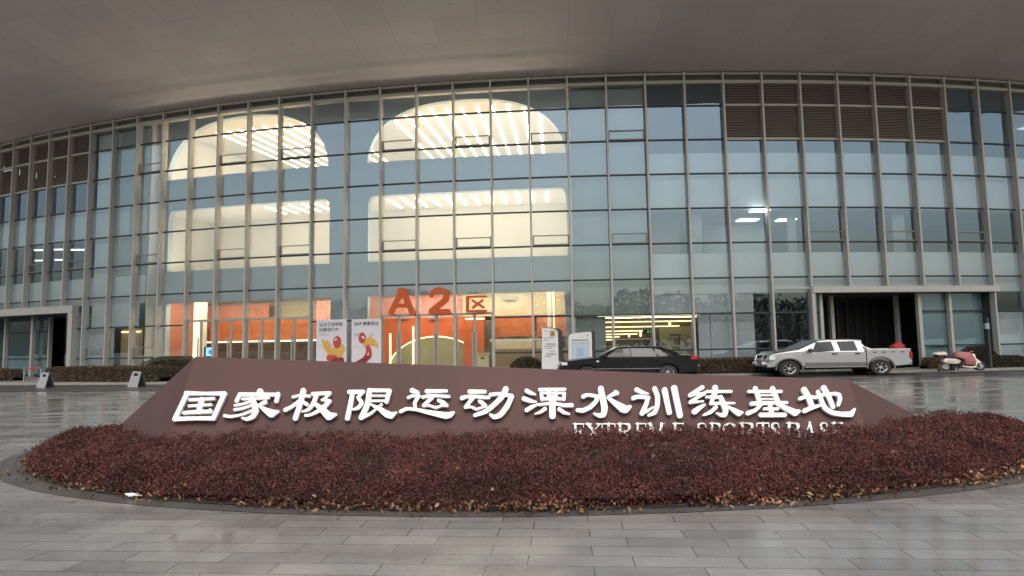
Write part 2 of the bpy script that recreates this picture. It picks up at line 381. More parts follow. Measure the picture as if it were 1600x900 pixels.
# glazing: one mesh per bay, a pane per row, each pane a hair out of true
DOORS = [9, 10, 11, 12, 15, 16, 17]
DZ = onfac(660, 492)[1]
for i in range(I0, I1):
    mb = MB(); g = .03; zb = base_z(i)
    zs = [ZR2 - .18] + ZL + [.1]
    for k in range(9):
        z1, z0 = zs[k] - .03, zs[k + 1] + .03
        if i in LOUV and k < 2: continue
        if z1 < zb + .1: continue
        z0 = max(z0, zb)
        if i in DOORS:
            if k > 6: continue
            if k == 6: z0 = DZ + .05
        if i in (13, 14) and k > 6: pass
        t = [rng.normal(0, .0035) for _ in range(3)]
        mb.quad(F(i + g, .0 + t[0], z0), F(i + 1 - g, t[1], z0), F(i + 1 - g, t[1] + t[2], z1), F(i + g, t[0] + t[2], z1))
    o = mb.build('glazing', m_glass, hall, recalc=False)
# opening lights: framed hopper windows
def vent(i, z0, z1, mm):
    mb = MB(); g = .035; w = .055; t = .035
    mb.fbox(i + g, i + 1 - g, .0, .07, z1 - w, z1); mb.fbox(i + g, i + 1 - g, .0, .07, z0, z0 + w)
    mb.fbox(i + g, i + g + t, .0, .07, z0, z1); mb.fbox(i + 1 - g - t, i + 1 - g, .0, .07, z0, z1)
    mb.build('vent_window', mm, hall)
m_frame = mat('vent_frame', (.30, .29, .26), .45, .3)
for i in (7, 10, 12, 15, 17, 19, 21): vent(i, ZL[1] + .05, ZL[1] + .58, m_frame)
for i in (0, 2, 4, 7, 10, 12, 15, 17, 19, 21, 26, 28, 30, 33): vent(i, ZL[4] + .05, ZL[4] + .58, m_frame)
for i in (5, 7, 19, 21): vent(i, ZL[7] + .05, ZL[7] + .62, m_frame)

# portals: lintel, jambs, recess
mb = MB(); mb.fbox(26.0, 31.12, .0, .36, zr0, zr1, 14); mb.build('portal_lintel', m_mullion, hall)
mb = MB(); mb.fbox(PL[0], 4.62, .0, .42, zl0, zl1, 16); mb.build('portal_lintel', m_mullion, hall)
mb = MB(); mb.fbox(4.42, 4.62, -.4, .4, .1, zl0 - .003); mb.build('portal_jamb', m_mullion, hall)
mb = MB(); mb.fbox(25.98, 26.07, -.1, .3, .1, zr0 - .003); mb.build('portal_jamb', m_mullion, hall)
# recess ceilings and back
for (a, b_, z) in ((PR[0], PR[1], zr0), (PL[0], 4.42, zl0)):
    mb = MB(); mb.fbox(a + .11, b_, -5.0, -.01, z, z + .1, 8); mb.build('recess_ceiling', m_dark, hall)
m_rec = glass('recess_glass', (.80, .86, .86), .14, .01, .1, (.66, .85, 1))
RD = -1.5
def recess_glass(px0, px1, i0=None, i1=None, ztop=None, off=RD):
    i0 = i0 if i0 is not None else onfac(px0, 520, off)[0]; i1 = i1 if i1 is not None else onfac(px1, 520, off)[0]
    mb = MB(); mb.fbox(i0, i1, off - .02, off, .1, ztop, 4); mb.build('recess_glazing', m_rec, hall)
    for k in (6, 7): bars('transom', m_transom, i0, i1, ZL[k], .08, off - .04, off + .03)
    mb = MB(); mb.fbox(i0, i1, off - .16, off - .10, .1, ztop, 4); mb.build('recess_blind', m_span if px0 > 1000 else m_midpan, hall)
bars('portal_rail', m_mullion, 25.03, 25.97, zr1 - .05, .1, -.02, .2)
recess_glass(1262, 1284, 26.10, None, zr0 - .01, -.40)
recess_glass(1440, 1556, None, 30.96, zr0 - .01, -.40)
def post(px, w=.15, off=RD + .2, zt=None, m=m_mullion):
    i, _ = onfac(px, 520, off); x, y = fac(i, off); mb = MB(); mb.fbox(i - w / 4, i + w / 4, off - .11, off + .11, .1, zt); mb.build('recess_column', m, hall)
for px, w, off in ((1284, .16, -.4), (1301, .18, -2.0), (1403, .18, -2.0), (1438, .19, -.4), (1486, .15, -.25), (1549, .15, -.2)): post(px, w, off, zr0 - .012)
for px, w, off in ((10, .16, -1.1), (52, .22, -.9), (79, .18, -2.0)): post(px, w, off, zl0 - .012)
recess_glass(-60, 74, -3.9, None, zl0 - .01, -2.2)
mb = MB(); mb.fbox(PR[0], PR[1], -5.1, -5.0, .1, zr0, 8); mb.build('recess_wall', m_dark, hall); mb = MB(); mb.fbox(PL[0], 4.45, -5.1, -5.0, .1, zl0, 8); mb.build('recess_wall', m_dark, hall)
mb = MB()
for k in range(9): i = 27 + k * .3; mb.fbox(i, i + .06, -4.98, -4.8, .1, zr0 - .02)
mb.build('recess_slats', mat('recess_slat', (.09, .09, .088), .6), hall)
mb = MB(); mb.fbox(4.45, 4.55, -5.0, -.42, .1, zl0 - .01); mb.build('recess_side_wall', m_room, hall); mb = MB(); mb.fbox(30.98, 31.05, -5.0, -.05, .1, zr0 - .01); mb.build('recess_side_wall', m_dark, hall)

# ---- behind the glass, outside the lit hall
def ring(name, m, i0, i1, z0, z1, off=-.30, t=.05):
    mb = MB(); mb.fbox(i0, i1, off - t, off, z0, z1, max(1, int((i1 - i0) * 2))); return mb.build(name, m, hall)
zA, zB, zC, zD = onfac(1200, 236)[1], ZL[3] - .02, onfac(1200, 393.5)[1], 4.1
HA, HB = 7.25, 20.05                                            # extent of the lit hall
ring('spandrel_panel', m_span, 22.02, I1, zB, zA)               # right, upper band
ring('spandrel_panel', m_span, 22.0, I1, zD, zC)                # right, middle band
ring('spandrel_panel', m_span, I0, 7.2, ZL[3], onfac(60, 297)[1] if False else ZL[2] + .05)
ring('spandrel_panel', m_span, 5.02, 6.0, ZL[7] + 1.2, ZR2 - .2)
ring('spandrel_panel', m_span, I0, 7.2, zl1, ZL[4] - .55)
ring('spandrel_panel', m_span, 5.0, 7.0, ZL[6] + .04, ZL[5])
ring('spandrel_panel', m_span, 4.6, 6.0, .1, ZL[6] - .04)
pan_tan = mat('tan_door_wall', lin(190, 166, 122), .7)
ring('lobby_panel', pan_tan, 6.06, 6.95, .1, ZL[6] - .05, -.7)
ring('line_light', m_line, 6.1, 6.9, ZL[6] - .30, ZL[6] - .22, -.62)
ring('liner_panel', m_midpan, 6.02, 7.2, ZL[4] - .5, ZR2 - .2)
ring('liner_panel', m_midpan, 20.05, 21.98, ZL[6], ZR2 - .2)
ring('spandrel_panel', m_span, 20.05, 23.96, ZL[6] + .05, ZL[5] - .02, -.36)
ring('spandrel_panel', m_span, 23.5, 24.62, .1, ZL[6] - .04, -.36)
ring('spandrel_panel', m_span, 23.95, 24.62, ZL[6] + .05, ZL[5] - .6, -.36)
i0_, _ = onfac(1092, 530, -.36); ring('spandrel_panel', m_span, i0_, 23.48, .1, ZL[6] - .04, -.36)
ring('spandrel_panel', m_span, 31.1, I1, .1, ZL[6] - .1, -.36)
# floors and rear partitions of the dark rooms
for (a, b_) in ((I0 + .05, HA - .06), (HB + .06, I1 - .05)):
    for z in (ZL[5] - .25, ZL[3] - .1):
        mb = MB(); mb.fbox(a, b_, -6, -.40, z, z + .3, 16); mb.build('floor_slab', m_room, hall)
    mb = MB(); mb.fbox(a, b_, -6.1, -6.0, .1, ZTOP - .1, 16); mb.build('room_partition', m_room if a > 10 else m_room, hall)
# curtains and a lit office on the first floor, right
m_curt = mat('pale_curtain', (.36, .42, .43), .8, 0, .08, 2)
zo0, zo1 = ZL[5] + .06, ZL[3] - .11
ring('office_wall', mat('office_wall', (.5, .56, .55), .7), 24.05, 26.0, zo0, zo1, -4.2)
ring('curtain', m_curt, 23.05, 23.45, zC, zB, -.7); ring('curtain', m_curt, 28.6, 28.95, zC, zB, -.7)
ring('curtain', m_curt, 25.75, 25.98, zC, zB, -.9); ring('office_wall', mat('tan_partition', (.30, .27, .23), .7), 22.1, 22.98, zo0, zo1, -1.6)
for (px, py, w) in ((1168, 345, .55), (1187, 330.5, .45), (1228, 345, .5)):
    d = ray(px, py); t = (zo1 - .06 - EYE) / d.z; p = Vector((0, 0, EYE)) + d * t
    mb = MB(); mb.box(p.x - w, p.x + w, p.y - .3, p.y + .3, zo1 - .05, zo1 - .012); mb.build('ceiling_light', m_white, hall)
# lit tubes in the first-floor room at the left
for (px, py) in ((66, 392), (97, 391), (66, 408), (97, 407), (123, 391.5)):
    d = ray(px, py); t = (ZL[3] - .2 - EYE) / d.z; p = Vector((0, 0, EYE)) + d * t
    mb = MB(); mb.box(p.x - .5, p.x + .5, p.y - .07, p.y + .07, ZL[3] - .19, ZL[3] - .13); mb.build('ceiling_light', glow('tube_lamp', (1, .95, .85), 1.8), hall)

# ---- the lit hall: arcade wall with openings, three floors
OA = -1.1
def ix(px, py, off=OA): return onfac(px, py, off)[0]
def zx(px, py, off=OA): return onfac(px, py, off)[1]
z1t, z1b = zx(700, 246.5), zx(700, 300)       # upper slab edge
z2t, z2b = zx(700, 404.5), zx(700, 459)       # lower slab edge
a1 = (ix(262, 230), ix(514, 235)); a2 = (ix(573, 240), ix(884, 235)); zpk1, zpk2 = zx(390, 180), zx(715, 156)
b1 = (ix(263, 360), ix(515, 350)); b2 = (ix(575, 350), ix(886, 350))
c1 = (ix(258, 520), ix(516, 520)); c2 = (ix(574, 520), ix(884, 520))
def arch(i, ab, zs, zp, p=2.6):
    c = (ab[0] + ab[1]) / 2; h = (ab[1] - ab[0]) / 2; t = abs(i - c) / h
    return None if t >= 1 else zs + (zp - zs) * (1 - t ** p) ** (1 / p)
def openings(i):
    out = []
    for ab in (c1, c2):
        if ab[0] < i < ab[1]: out.append((.1, z2b))
    for ab in (b1, b2):
        if ab[0] < i < ab[1]: out.append((z2t, min(z1b, arch(i, ab, z1b - 1.0, z1b + .25, 6) or z1b)))
    for ab, zp in ((a1, zpk1), (a2, zpk2)):
        if ab[0] < i < ab[1]: out.append((z1t, max(z1t + .01, arch(i, ab, z1t - .6, zp, 2.5) or 0)))
    return out
mb = MB(); cuts = sorted(set([HA, HB] + [e for ab in (a1, a2, b1, b2, c1, c2) for e in ab] + list(np.arange(HA, HB, .06))))
for ab in (a1, a2): cuts += [ab[0] + 10 ** -q for q in (2, 3)] + [ab[1] - 10 ** -q for q in (2, 3)]
cuts = sorted(cuts); zlo, zhi = .1, ZTOP - .08
for ca, cb in zip(cuts[:-1], cuts[1:]):
    if cb - ca < 1e-6: continue
    e = min(1e-5, (cb - ca) / 4); oa, ob = openings(ca + e), openings(cb - e)
    if len(oa) != len(ob): oa = ob = openings((ca + cb) / 2)
    ea = [zlo] + [z for q in oa for z in q] + [zhi]; eb = [zlo] + [z for q in ob for z in q] + [zhi]
    for q in range(0, len(ea), 2):
        for off, fl in ((OA, 0), (OA - .35, 1)):
            mb.quad(F(ca, off, ea[q]), F(cb, off, eb[q]), F(cb, off, eb[q + 1]), F(ca, off, ea[q + 1]))
    for q in range(1, len(ea) - 1): mb.quad(F(ca, OA, ea[q]), F(cb, OA, eb[q]), F(cb, OA - .35, eb[q]), F(ca, OA - .35, ea[q]))
for ab, z0, z1 in ((b1, z2t, z1b), (b2, z2t, z1b), (c1, .1, z2b), (c2, .1, z2b)):
    for e in ab: mb.quad(F(e, OA, z0), F(e, OA - .35, z0), F(e, OA - .35, z1), F(e, OA, z1))
mb.build('arcade_wall', m_arcade, hall, recalc=False)
DT, DM, DG = -15.0, -5.2, -6.0
mb = MB(); mb.fbox(HA, HB, DT, OA - .36, z1t - .5, z1t - .02, 12); mb.build('floor_slab', m_cream, hall)
mb = MB(); mb.fbox(HA, HB, DT, OA - .36, z2t - .5, z2t - .02, 12); mb.build('floor_slab', m_cream, hall)
ZCT = ZR2 + .1
mb = MB(); mb.fbox(HA, HB, DT, OA - .36, ZCT, ZCT + .1, 12); mb.build('hall_ceiling', m_cream, hall)
mb = MB(); mb.fbox(HA, HB, DM - .01, OA - .36, z1b + .02, z1b + .12, 12); mb.build('hall_ceiling', m_cream, hall)
mb = MB(); mb.fbox(HA, HB, DG - .01, OA - .36, z2b + .30, z2b + .40, 12); mb.build('hall_ceiling', m_cream, hall)
mb = MB(); mb.fbox(HA, HB, DT - .1, DT, z1t - .5, ZCT, 12); mb.build('hall_rear_wall', m_cream, hall)
mb = MB(); mb.fbox(HA, HB, DM - .1, DM, z2t - .02, z1b + .02, 12); mb.build('hall_rear_wall', m_cream, hall)
mb = MB(); mb.fbox(HA - .05, HA, DT, OA + .7, .1, ZTOP - .1, 1); mb.fbox(HB, HB + .05, DT, OA + .7, .1, ZTOP - .1, 1); mb.build('hall_side_wall', m_cream, hall)
# ceiling strips, radial, made of short bars
def strip_run(i, o0, o1, z, w=.05, n=14, parent=hall, di=0.0):
    mb = MB()
    for k in range(n):
        t0 = k / n; t1 = (k + .7) / n; p = o0 + (o1 - o0) * t0; q = o0 + (o1 - o0) * t1; ii = i + di * (t0)
        mb.fbox(ii - w / 2, ii + w / 2, min(p, q), max(p, q), z - .05, z - .012)
    mb.build('strip_light', m_strip, parent)
for i in np.arange(a1[0] + 1.0, a1[1] - .2, .46): strip_run(i, -3.0, -13.5, ZCT, .07, 18)
for i in np.arange(a2[0] + .3, a2[1] - .6, .46): strip_run(i, -2.6, -13.5, ZCT, .07, 18)
for i in np.arange(b1[0] + 3.2, b1[1] - .2, .42): strip_run(i, -2.0, -4.2, z1b + .02, .06, 6)
for i in np.arange(b2[0] + .4, b2[1] - .3, .42): strip_run(i, -2.0, -4.6, z1b + .02, .06, 6)
# unseen lamps added on the slabs behind the parapet, to brighten ceilings and walls
for (i0, i1, z) in ((a1[0] + .2, a1[1] - .2, z1t), (a2[0] + .2, a2[1] - .2, z1t), (b1[0] + .1, b1[1] - .1, z2t), (b2[0] + .1, b2[1] - .1, z2t)):
    mb = MB(); mb.fbox(i0, i1, OA - 1.0, OA - .6, z - .018, z + .0, 6); mb.build('added_uplight', m_hiduplight, hall)

# ---- ground floor interior, seen through the entrance
def pan(name, px0, py0, px1, py1, off, m, t=.05, parent=hall):
    i0, zt = onfac(px0, py0, off); i1, zb = onfac(px1, py1, off); i1b, zt1 = onfac(px1, py0, off); i0b, zb0 = onfac(px0, py1, off)
    zt = (zt + zt1) / 2; zb = max(.1, (zb + zb0) / 2); mb = MB(); mb.fbox(i0, i1, off - t, off, zb, zt, max(1, int((i1 - i0) * 2))); return mb.build(name, m, parent)
m_salmon = mat('salmon_panel', lin(214, 140, 108), .6); m_orange = mat('orange_panel', lin(208, 104, 58), .55); m_red = mat('red_panel', lin(236, 168, 152), .6)
m_terra = mat('terracotta_panel', lin(196, 112, 66), .6); m_beige = mat('beige_panel', lin(216, 206, 172), .7); m_taupe = mat('taupe_wall', lin(112, 100, 84), .7, 0, .15, 1)
m_olive = mat('olive_screen', lin(165, 158, 118), .7); m_tan = mat('tan_counter', lin(150, 130, 100), .6); m_brown = mat('brown_glazing', lin(88, 76, 62), .4)
mb = MB(); mb.fbox(HA, HB, DG - .1, DG, .1, z2b + .30, 12); mb.build('hall_rear_wall', m_beige, hall)
pan('wall_panel', 250, 478, 420, 512, -5.2, m_salmon); pan('wall_panel', 328, 500, 520, 531, -4.9, m_terra); pan('wall_panel', 315, 533, 522, 580, -4.9, m_brown)
pan('wall_panel', 262, 518, 312, 580, -5.0, m_taupe); pan('wall_panel', 258, 522, 282, 575, -4.8, mat('yellow_poster', lin(205, 200, 110), .6))
pan('lamp_ledge', 300, 532, 520, 534.5, -4.6, glow('ledge_lamp', (1, .92, .75), .9)); pan('lamp_ledge', 258, 519, 300, 521.5, -4.6, glow('ledge_lamp2', (1, .92, .75), .9))
pan('tube_light', 303.5, 470, 308, 575, -2.6, m_line); pan('round_pier', 310, 470, 321, 575, -2.8, m_cream)
pan('wall_panel', 494, 470, 520, 500, -4.4, m_red)
pan('wall_panel', 570, 458, 726, 497, -4.6, m_red); pan('wall_panel', 600, 497, 742, 580, -4.3, m_orange)
pan('wall_panel', 724, 495, 757, 580, -3.4, m_orange); pan('wall_panel', 722, 455, 892, 493, -4.4, m_beige); pan('wall_panel', 757, 500, 772, 580, -3.8, m_taupe)
pan('wall_panel', 772, 493, 836, 525.5, -4.2, m_terra); pan('wall_panel', 838, 478, 886, 526, -4.5, m_salmon)
pan('counter_top', 765, 529.5, 846, 533, -3.2, m_cream); pan('counter_front', 768, 545, 848, 580, -3.3, m_tan); pan('wall_panel', 770, 533, 850, 545, -3.9, m_beige)
pan('tube_light', 863.5, 456, 867.5, 545, -2.7, m_line); pan('round_pier', 854, 456, 863, 580, -2.9, m_cream)
pan('ledge_light', 727, 497, 757, 499.5, -3.35, m_line)
# half-round olive screen with a lit rim
off = -3.9; (i0, zb_), (i1, _), (_, zt_) = onfac(606, 580, off), onfac(758, 580, off), onfac(672, 526, off)
ic, hw = (i0 + i1) / 2, (i1 - i0) / 2; mb = MB(); ml = MB(); pts = [(ic + hw * math.cos(q), .1 + (zt_ - .1) * math.sin(q)) for q in np.linspace(math.pi, 0, 41)]
vs = [F(ic, off, .1)] + [F(u, off, v) for u, v in pts]; mb.add(vs, [(0, k + 1, k + 2) for k in range(40)]); mb.build('half_round_screen', m_olive, hall)
ml.tube([F(u, off + .04, v) for u, v in pts], .035, 6); ml.build('rim_light', m_line, hall)
for px in (609.5, 645.5): pan('tube_light', px - 1.3, 521 if px < 620 else 510, px + 1.3, 578, -3.6, m_line)
mb = MB(); mb.fbox(HA + .004, HA + .02, DG + .02, OA - .37, .1, z2b + .28); mb.build('wall_panel', m_salmon, hall)
# grilles high on the rear wall
for px in (371, 420, 470, 628, 678, 796): pan('air_grille', px - 10, 496 - (33 if px > 700 else 0), px + 10, 499 - (30 if px > 700 else 0), -4.15, m_frame)
# ground floor: added lamp strips, hidden above the opening head, to brighten the lobby
for o_ in (-1.62, -2.1, -3.1):
    mb = MB(); mb.fbox(c1[0] + .1, c1[1] - .1, o_ - .12, o_, z2b + .24, z2b + .28, 8); mb.fbox(c2[0] + .1, c2[1] - .1, o_ - .12, o_, z2b + .24, z2b + .28, 8); mb.build('strip_light', (bpy.data.materials.get('added_ground_strip') or glow('added_ground_strip', (1, .88, .72), 14.0)), hall)
# room with stacked light lines, right of the hall
pan('rear_panel', 890, 488, 1094, 585, -3.4, mat('olive_dark_wall', lin(92, 84, 62), .6, 0, .15, 1.2)); ring('reveal', m_midpan, 20.06, 20.85, .1, ZL[6] - .05, -.5)
for (px0, px1, y) in ((934, 1092, 492.5), (938, 1086, 502.5), (938, 1062, 510.5), (938, 1010, 517.3), (938, 996, 522.3), (938, 968, 526.6), (938, 960, 531)):
    pan('line_light', px0, y - .9, px1, y + .9, -3.3, m_line)
for (px, y0, y1, w) in ((1047, 503, 522, 2), (1001, 517, 526, 1.6), (983, 522, 527, 1.4)): pan('line_light', px - w, y0, px + w, y1, -3.25, m_line)
pan('rear_panel', 1030, 510, 1088, 585, -3.1, mat('pale_olive_wall', lin(150, 144, 112), .7)); pan('door_frame', 1048, 522, 1064, 524.5, -2.9, m_dark); pan('door_frame', 1061, 522, 1064, 570, -2.9, m_dark); pan('rear_panel', 1006, 530, 1018, 575, -3.0, m_dark)
mb = MB(); i0_, _ = onfac(900, 520, -2.2); i1_, _ = onfac(1090, 520, -2.2); mb.fbox(i0_, i1_, -2.4, -2.25, ZL[6] - .06, ZL[6] - .03, 4); mb.build('strip_light', glow('side_room_strip', (1, .85, .6), 9.0), hall)

# ---- entrance doors
m_door = mat('door_steel', (.50, .49, .46), .35, .6)
for i in DOORS:
    dr = MB(); g = .035
    dr.fbox(i + g, i + 1 - g, -.02, .10, DZ - .06, DZ + .06)
    for a, w_ in ((i + g, .03), (i + .5 - .035, .07), (i + 1 - g - .03, .03)): dr.fbox(a, a + w_, -.01, .06, .1, DZ - .062)
    for a in (i + g + .032, i + .5 + .037): dr.fbox(a, a + .39, -.0, .05, .1, .22)
    o = dr.build('door', mat('door_frame_metal', (.44, .42, .38), .4, .4) if i == DOORS[0] else bpy.data.materials['door_frame_metal'], hall)
    gl = MB(); gl.quad(F(i + g + .03, .02, .22), F(i + 1 - g - .03, .02, .22), F(i + 1 - g - .03, .02, DZ - .062), F(i + g + .03, .02, DZ - .062)); gl.build('door_glass', m_clear, o, recalc=False)
    for a in (i + .455, i + .545):
        hd = MB(); hd.tube([F(a, .16, .55), F(a, .16, 2.35)], .045, 8); hd.tube([F(a, .16, .7), F(a, .05, .7)], .015, 6); hd.tube([F(a, .16, 2.2), F(a, .05, 2.2)], .015, 6); hd.build('door_handle', m_door, o, smooth=40)

# ================================================================== strokes -> solid characters
def glyph(strokes, step=7.0, pad=30):
    """union of tapering brush strokes as a filled contour (marching squares); strokes: [(x, y, width), ...]"""
    pts = []
    for s in strokes:
        if len(s) == 1: pts.append((s[0][0], s[0][1], s[0][2] / 2)); continue
        P = np.array(s, float); d = np.r_[0, np.cumsum(np.hypot(np.diff(P[:, 0]), np.diff(P[:, 1])))]; t = np.linspace(0, d[-1], max(4, int(d[-1] / 5)))
        if len(s) > 2:      # smooth the centre line a little
            Q = []
            for c in range(3):
                y = P[:, c]; m_ = np.gradient(y, d); k = np.clip(np.searchsorted(d, t, 'right') - 1, 0, len(d) - 2); h = d[k + 1] - d[k]; u = (t - d[k]) / h
                lin_ = y[k] * (1 - u) + y[k + 1] * u
                her = (2 * u ** 3 - 3 * u ** 2 + 1) * y[k] + (u ** 3 - 2 * u ** 2 + u) * h * m_[k] + (-2 * u ** 3 + 3 * u ** 2) * y[k + 1] + (u ** 3 - u ** 2) * h * m_[k + 1]
                Q.append(.45 * lin_ + .55 * her if c < 2 else lin_)
            Q = np.array(Q).T
        else: Q = np.array([np.interp(t, d, P[:, c]) for c in range(3)]).T
        pts += [(x, y, w / 2) for x, y, w in Q]
    A = np.array(pts); x0, y0 = A[:, :2].min(0) - A[:, 2].max() - pad / 3; x1, y1 = A[:, :2].max(0) + A[:, 2].max() + pad / 3
    gx, gy = np.arange(x0, x1, step), np.arange(y0, y1, step); G = np.stack(np.meshgrid(gx, gy), -1).reshape(-1, 2)
    D = np.full(len(G), 1e9)
    for k in range(0, len(A), 60):
        B = A[k:k + 60]; D = np.minimum(D, (np.hypot(G[:, None, 0] - B[None, :, 0], G[:, None, 1] - B[None, :, 1]) - B[None, :, 2]).min(1))
    D = D.reshape(len(gy), len(gx)); V = []; ids = {}
    def vid(key, p):
        if key not in ids: ids[key] = len(V); V.append(p)
        return ids[key]
    faces = []
    for r in range(len(gy) - 1):
        for c in range(len(gx) - 1):
            cs = [(r, c), (r, c + 1), (r + 1, c + 1), (r + 1, c)]; ds = [D[q] for q in cs]
            if min(ds) >= 0: continue
            poly = []
            for a in range(4):
                p, q = cs[a], cs[(a + 1) % 4]; da, db = ds[a], ds[(a + 1) % 4]
                if da < 0: poly.append(vid(p, (gx[p[1]], gy[p[0]])))
                if (da < 0) != (db < 0):
                    u = min(.98, max(.02, da / (da - db))); poly.append(vid((min(p, q), max(p, q)), (gx[p[1]] + (gx[q[1]] - gx[p[1]]) * u, gy[p[0]] + (gy[q[0]] - gy[p[0]]) * u)))
            if len(poly) > 2: faces.append(poly)
    return V, faces
def glyph_mesh(name, strokes, fn, d, m, parent, step=7.0):
    V, fs = glyph(strokes, step); n = len(V); cnt = {}
    for f in fs:
        for a in range(len(f)):
            e = (f[a], f[(a + 1) % len(f)]); cnt[tuple(sorted(e))] = cnt.get(tuple(sorted(e)), []) + [e]
    mb = MB(); side = [es[0] for es in cnt.values() if len(es) == 1]
    mb.add([fn(x, y, 0) for x, y in V] + [fn(x, y, d) for x, y in V], [tuple(f[::-1]) for f in fs] + [tuple(q + n for q in f) for f in fs] + [(a, b, b + n, a + n) for a, b in side])
    return mb.build(name, m, parent)

# ================================================================== MONUMENT SIGN
Asg = at(245, 727, 9.0); Asg.z = 0
T1 = at(305, 557, 9.72)
Bsg = at(1369, 712, 9.0); Bsg.z = 0
nf = (Bsg - Asg).cross(T1 - Asg).normalized()
if nf.y > 0: nf = -nf
def onsign(px, py, h=0.0):
    d = ray(px, py); t = (Asg - Vector((0, 0, EYE))).dot(nf) / d.dot(nf); return Vector((0, 0, EYE)) + d * t + nf * h
T2 = onsign(1325, 593)
Lsg, Rsg = ground(152, 696), ground(1484, 676)
sign = thing('monument_sign', 'low brown wedge shaped monument with raised white Chinese lettering in the shrub bed', 'sign', ((Asg.x + Bsg.x) / 2, 9.6, 0))
mb = MB(); mb.add([Asg, Bsg, T2, T1, Lsg, Rsg], [(0, 1, 2, 3), (0, 3, 4), (1, 5, 2), (5, 4, 3), (5, 3, 2)])
o = mb.build('slab', mat('brown_painted_metal', (.085, .046, .043), .6, 0, .12, .5, .03, 4, 0, .2), sign)
bv = o.modifiers.new('b', 'BEVEL'); bv.width = .012; bv.segments = 2; bv.limit_method = 'ANGLE'
m_letter = mat('white_letter', (.76, .73, .72), .5, 0, .06, 5)
Z = 1600 / 190.0
def ch(ox, oy, strokes):
    fn = lambda x, y, d: onsign(ox + x / Z, oy + y / Z, .022 + d)
    return glyph_mesh('character', strokes, fn, .05, m_letter, sign)
c1g = [  # 国
 [(300,190,64),(215,360,58),(138,525,62)], [(288,185,58),(540,190,42),(785,190,58)], [(787,190,62),(715,350,58),(642,515,62)], [(138,525,58),(400,515,52),(642,515,58)],
 [(335,272,42),(650,256,38)], [(325,352,36),(610,335,36)], [(258,442,46),(440,428,50),(605,425,52)], [(490,270,70),(450,425,66)], [(602,400,34)]]
c2g = [[(1255,165,84),(1255,200,60)], [(990,202,56),(1480,204,50)], [(990,205,56),(945,285,50)], [(1490,195,54),(1465,288,54)], [(1025,262,34),(1365,248,34)],
 [(1150,262,60),(1178,330,78),(1195,420,78),(1160,490,64),(1080,525,50),(1020,512,28)], [(1130,292,34),(1030,325,30),(925,345,34)], [(1150,342,34),(1010,388,32),(920,400,36)],
 [(1170,405,36),(1000,470,34),(860,492,42),(790,480,42)], [(1322,300,54),(1235,342,30)], [(1235,345,26),(1330,410,72),(1400,450,108)], [(1400,452,104),(1490,425,36)]]
ch(260, 595, c1g); ch(260, 595, c2g)
c3g = [[(208,235,36),(300,214,34),(425,224,38)], [(345,152,72),(312,300,66),(240,515,64)], [(290,290,46),(190,365,46),(110,405,54)], [(350,305,46),(392,332,50)],
 [(470,195,50),(690,182,46)], [(690,185,48),(612,268,30)], [(590,272,34),(682,284,38)], [(520,200,60),(470,330,54),(410,400,42),(330,428,22)], [(690,288,50),(610,370,62),(520,430,46),(430,472,38),(375,478,38)],
 [(490,312,40),(580,390,78),(680,485,108)], [(680,488,100),(770,464,36)]]
c4g = [[(990,180,58),(960,340,62),(922,515,64)], [(948,170,58),(1130,166,50)], [(1130,168,44),(1060,238,40)], [(1060,240,46),(1108,312,56),(1062,378,46),(998,398,30)],
 [(1210,150,66),(1185,330,70),(1102,505,66)], [(1210,147,48),(1475,150,46)], [(1472,155,58),(1432,298,54)], [(1230,218,26),(1430,218,26)], [(1230,284,28),(1420,284,28)],
 [(1102,508,58),(1230,450,36),(1300,390,32),(1368,335,36)], [(1230,332,28),(1340,390,58),(1440,458,92),(1490,478,86)], [(1490,480,80),(1558,440,30)]]
ch(435, 595, c3g); ch(435, 595, c4g)
c5g = [[(212,150,66),(285,178,48)], [(160,242,42),(210,222,38),(310,225,36)], [(290,235,46),(245,310,48),(250,372,44)], [(60,425,48),(140,390,44),(260,400,42),(400,430,56),(560,462,76),(650,478,88)], [(650,478,86),(700,470,78),(752,438,34)],
 [(402,160,56),(660,156,38)], [(350,237,44),(430,220,40),(692,228,40)], [(470,242,54),(420,290,48),(360,345,44)], [(360,345,42),(430,345,30),(520,372,34),(600,347,30),(660,345,38)], [(552,280,38),(610,305,58),(665,345,44)]]
c6g = [[(962,165,58),(1160,165,48)], [(862,250,56),(900,235,48),(1212,242,44)], [(1000,255,52),(960,300,48),(910,368,48)], [(910,368,44),(980,365,34),(1050,395,34),(1130,367,30),(1170,355,38)], [(1090,290,42),(1130,315,56),(1170,350,44)],
 [(1235,205,48),(1350,192,44),(1510,222,56)], [(1435,132,76),(1400,210,72),(1300,320,64),(1170,425,62),(1032,475,48)], [(1512,230,62),(1450,360,70),(1350,478,70),(1280,498,56),(1235,468,38)]]
ch(620, 595, c5g); ch(620, 595, c6g)
c7g = [[(150,195,56),(210,225,48),(265,245,20)], [(115,300,62),(190,325,56),(275,340,20)], [(150,450,56),(210,412,54),(290,375,28)], [(320,180,42),(650,175,38)], [(340,230,46),(352,305,48)], [(642,230,46),(635,305,48)],
 [(350,300,44),(630,300,44)], [(345,224,30),(640,224,30)], [(438,180,50),(440,300,50)], [(533,180,50),(530,300,50)], [(485,290,84),(488,525,84)], [(300,378,34),(400,367,38),(540,367,42),(640,385,48),(738,385,56)], [(390,432,52),(330,475,42),(262,500,20)], [(575,437,50),(640,480,48),(706,500,26)]]
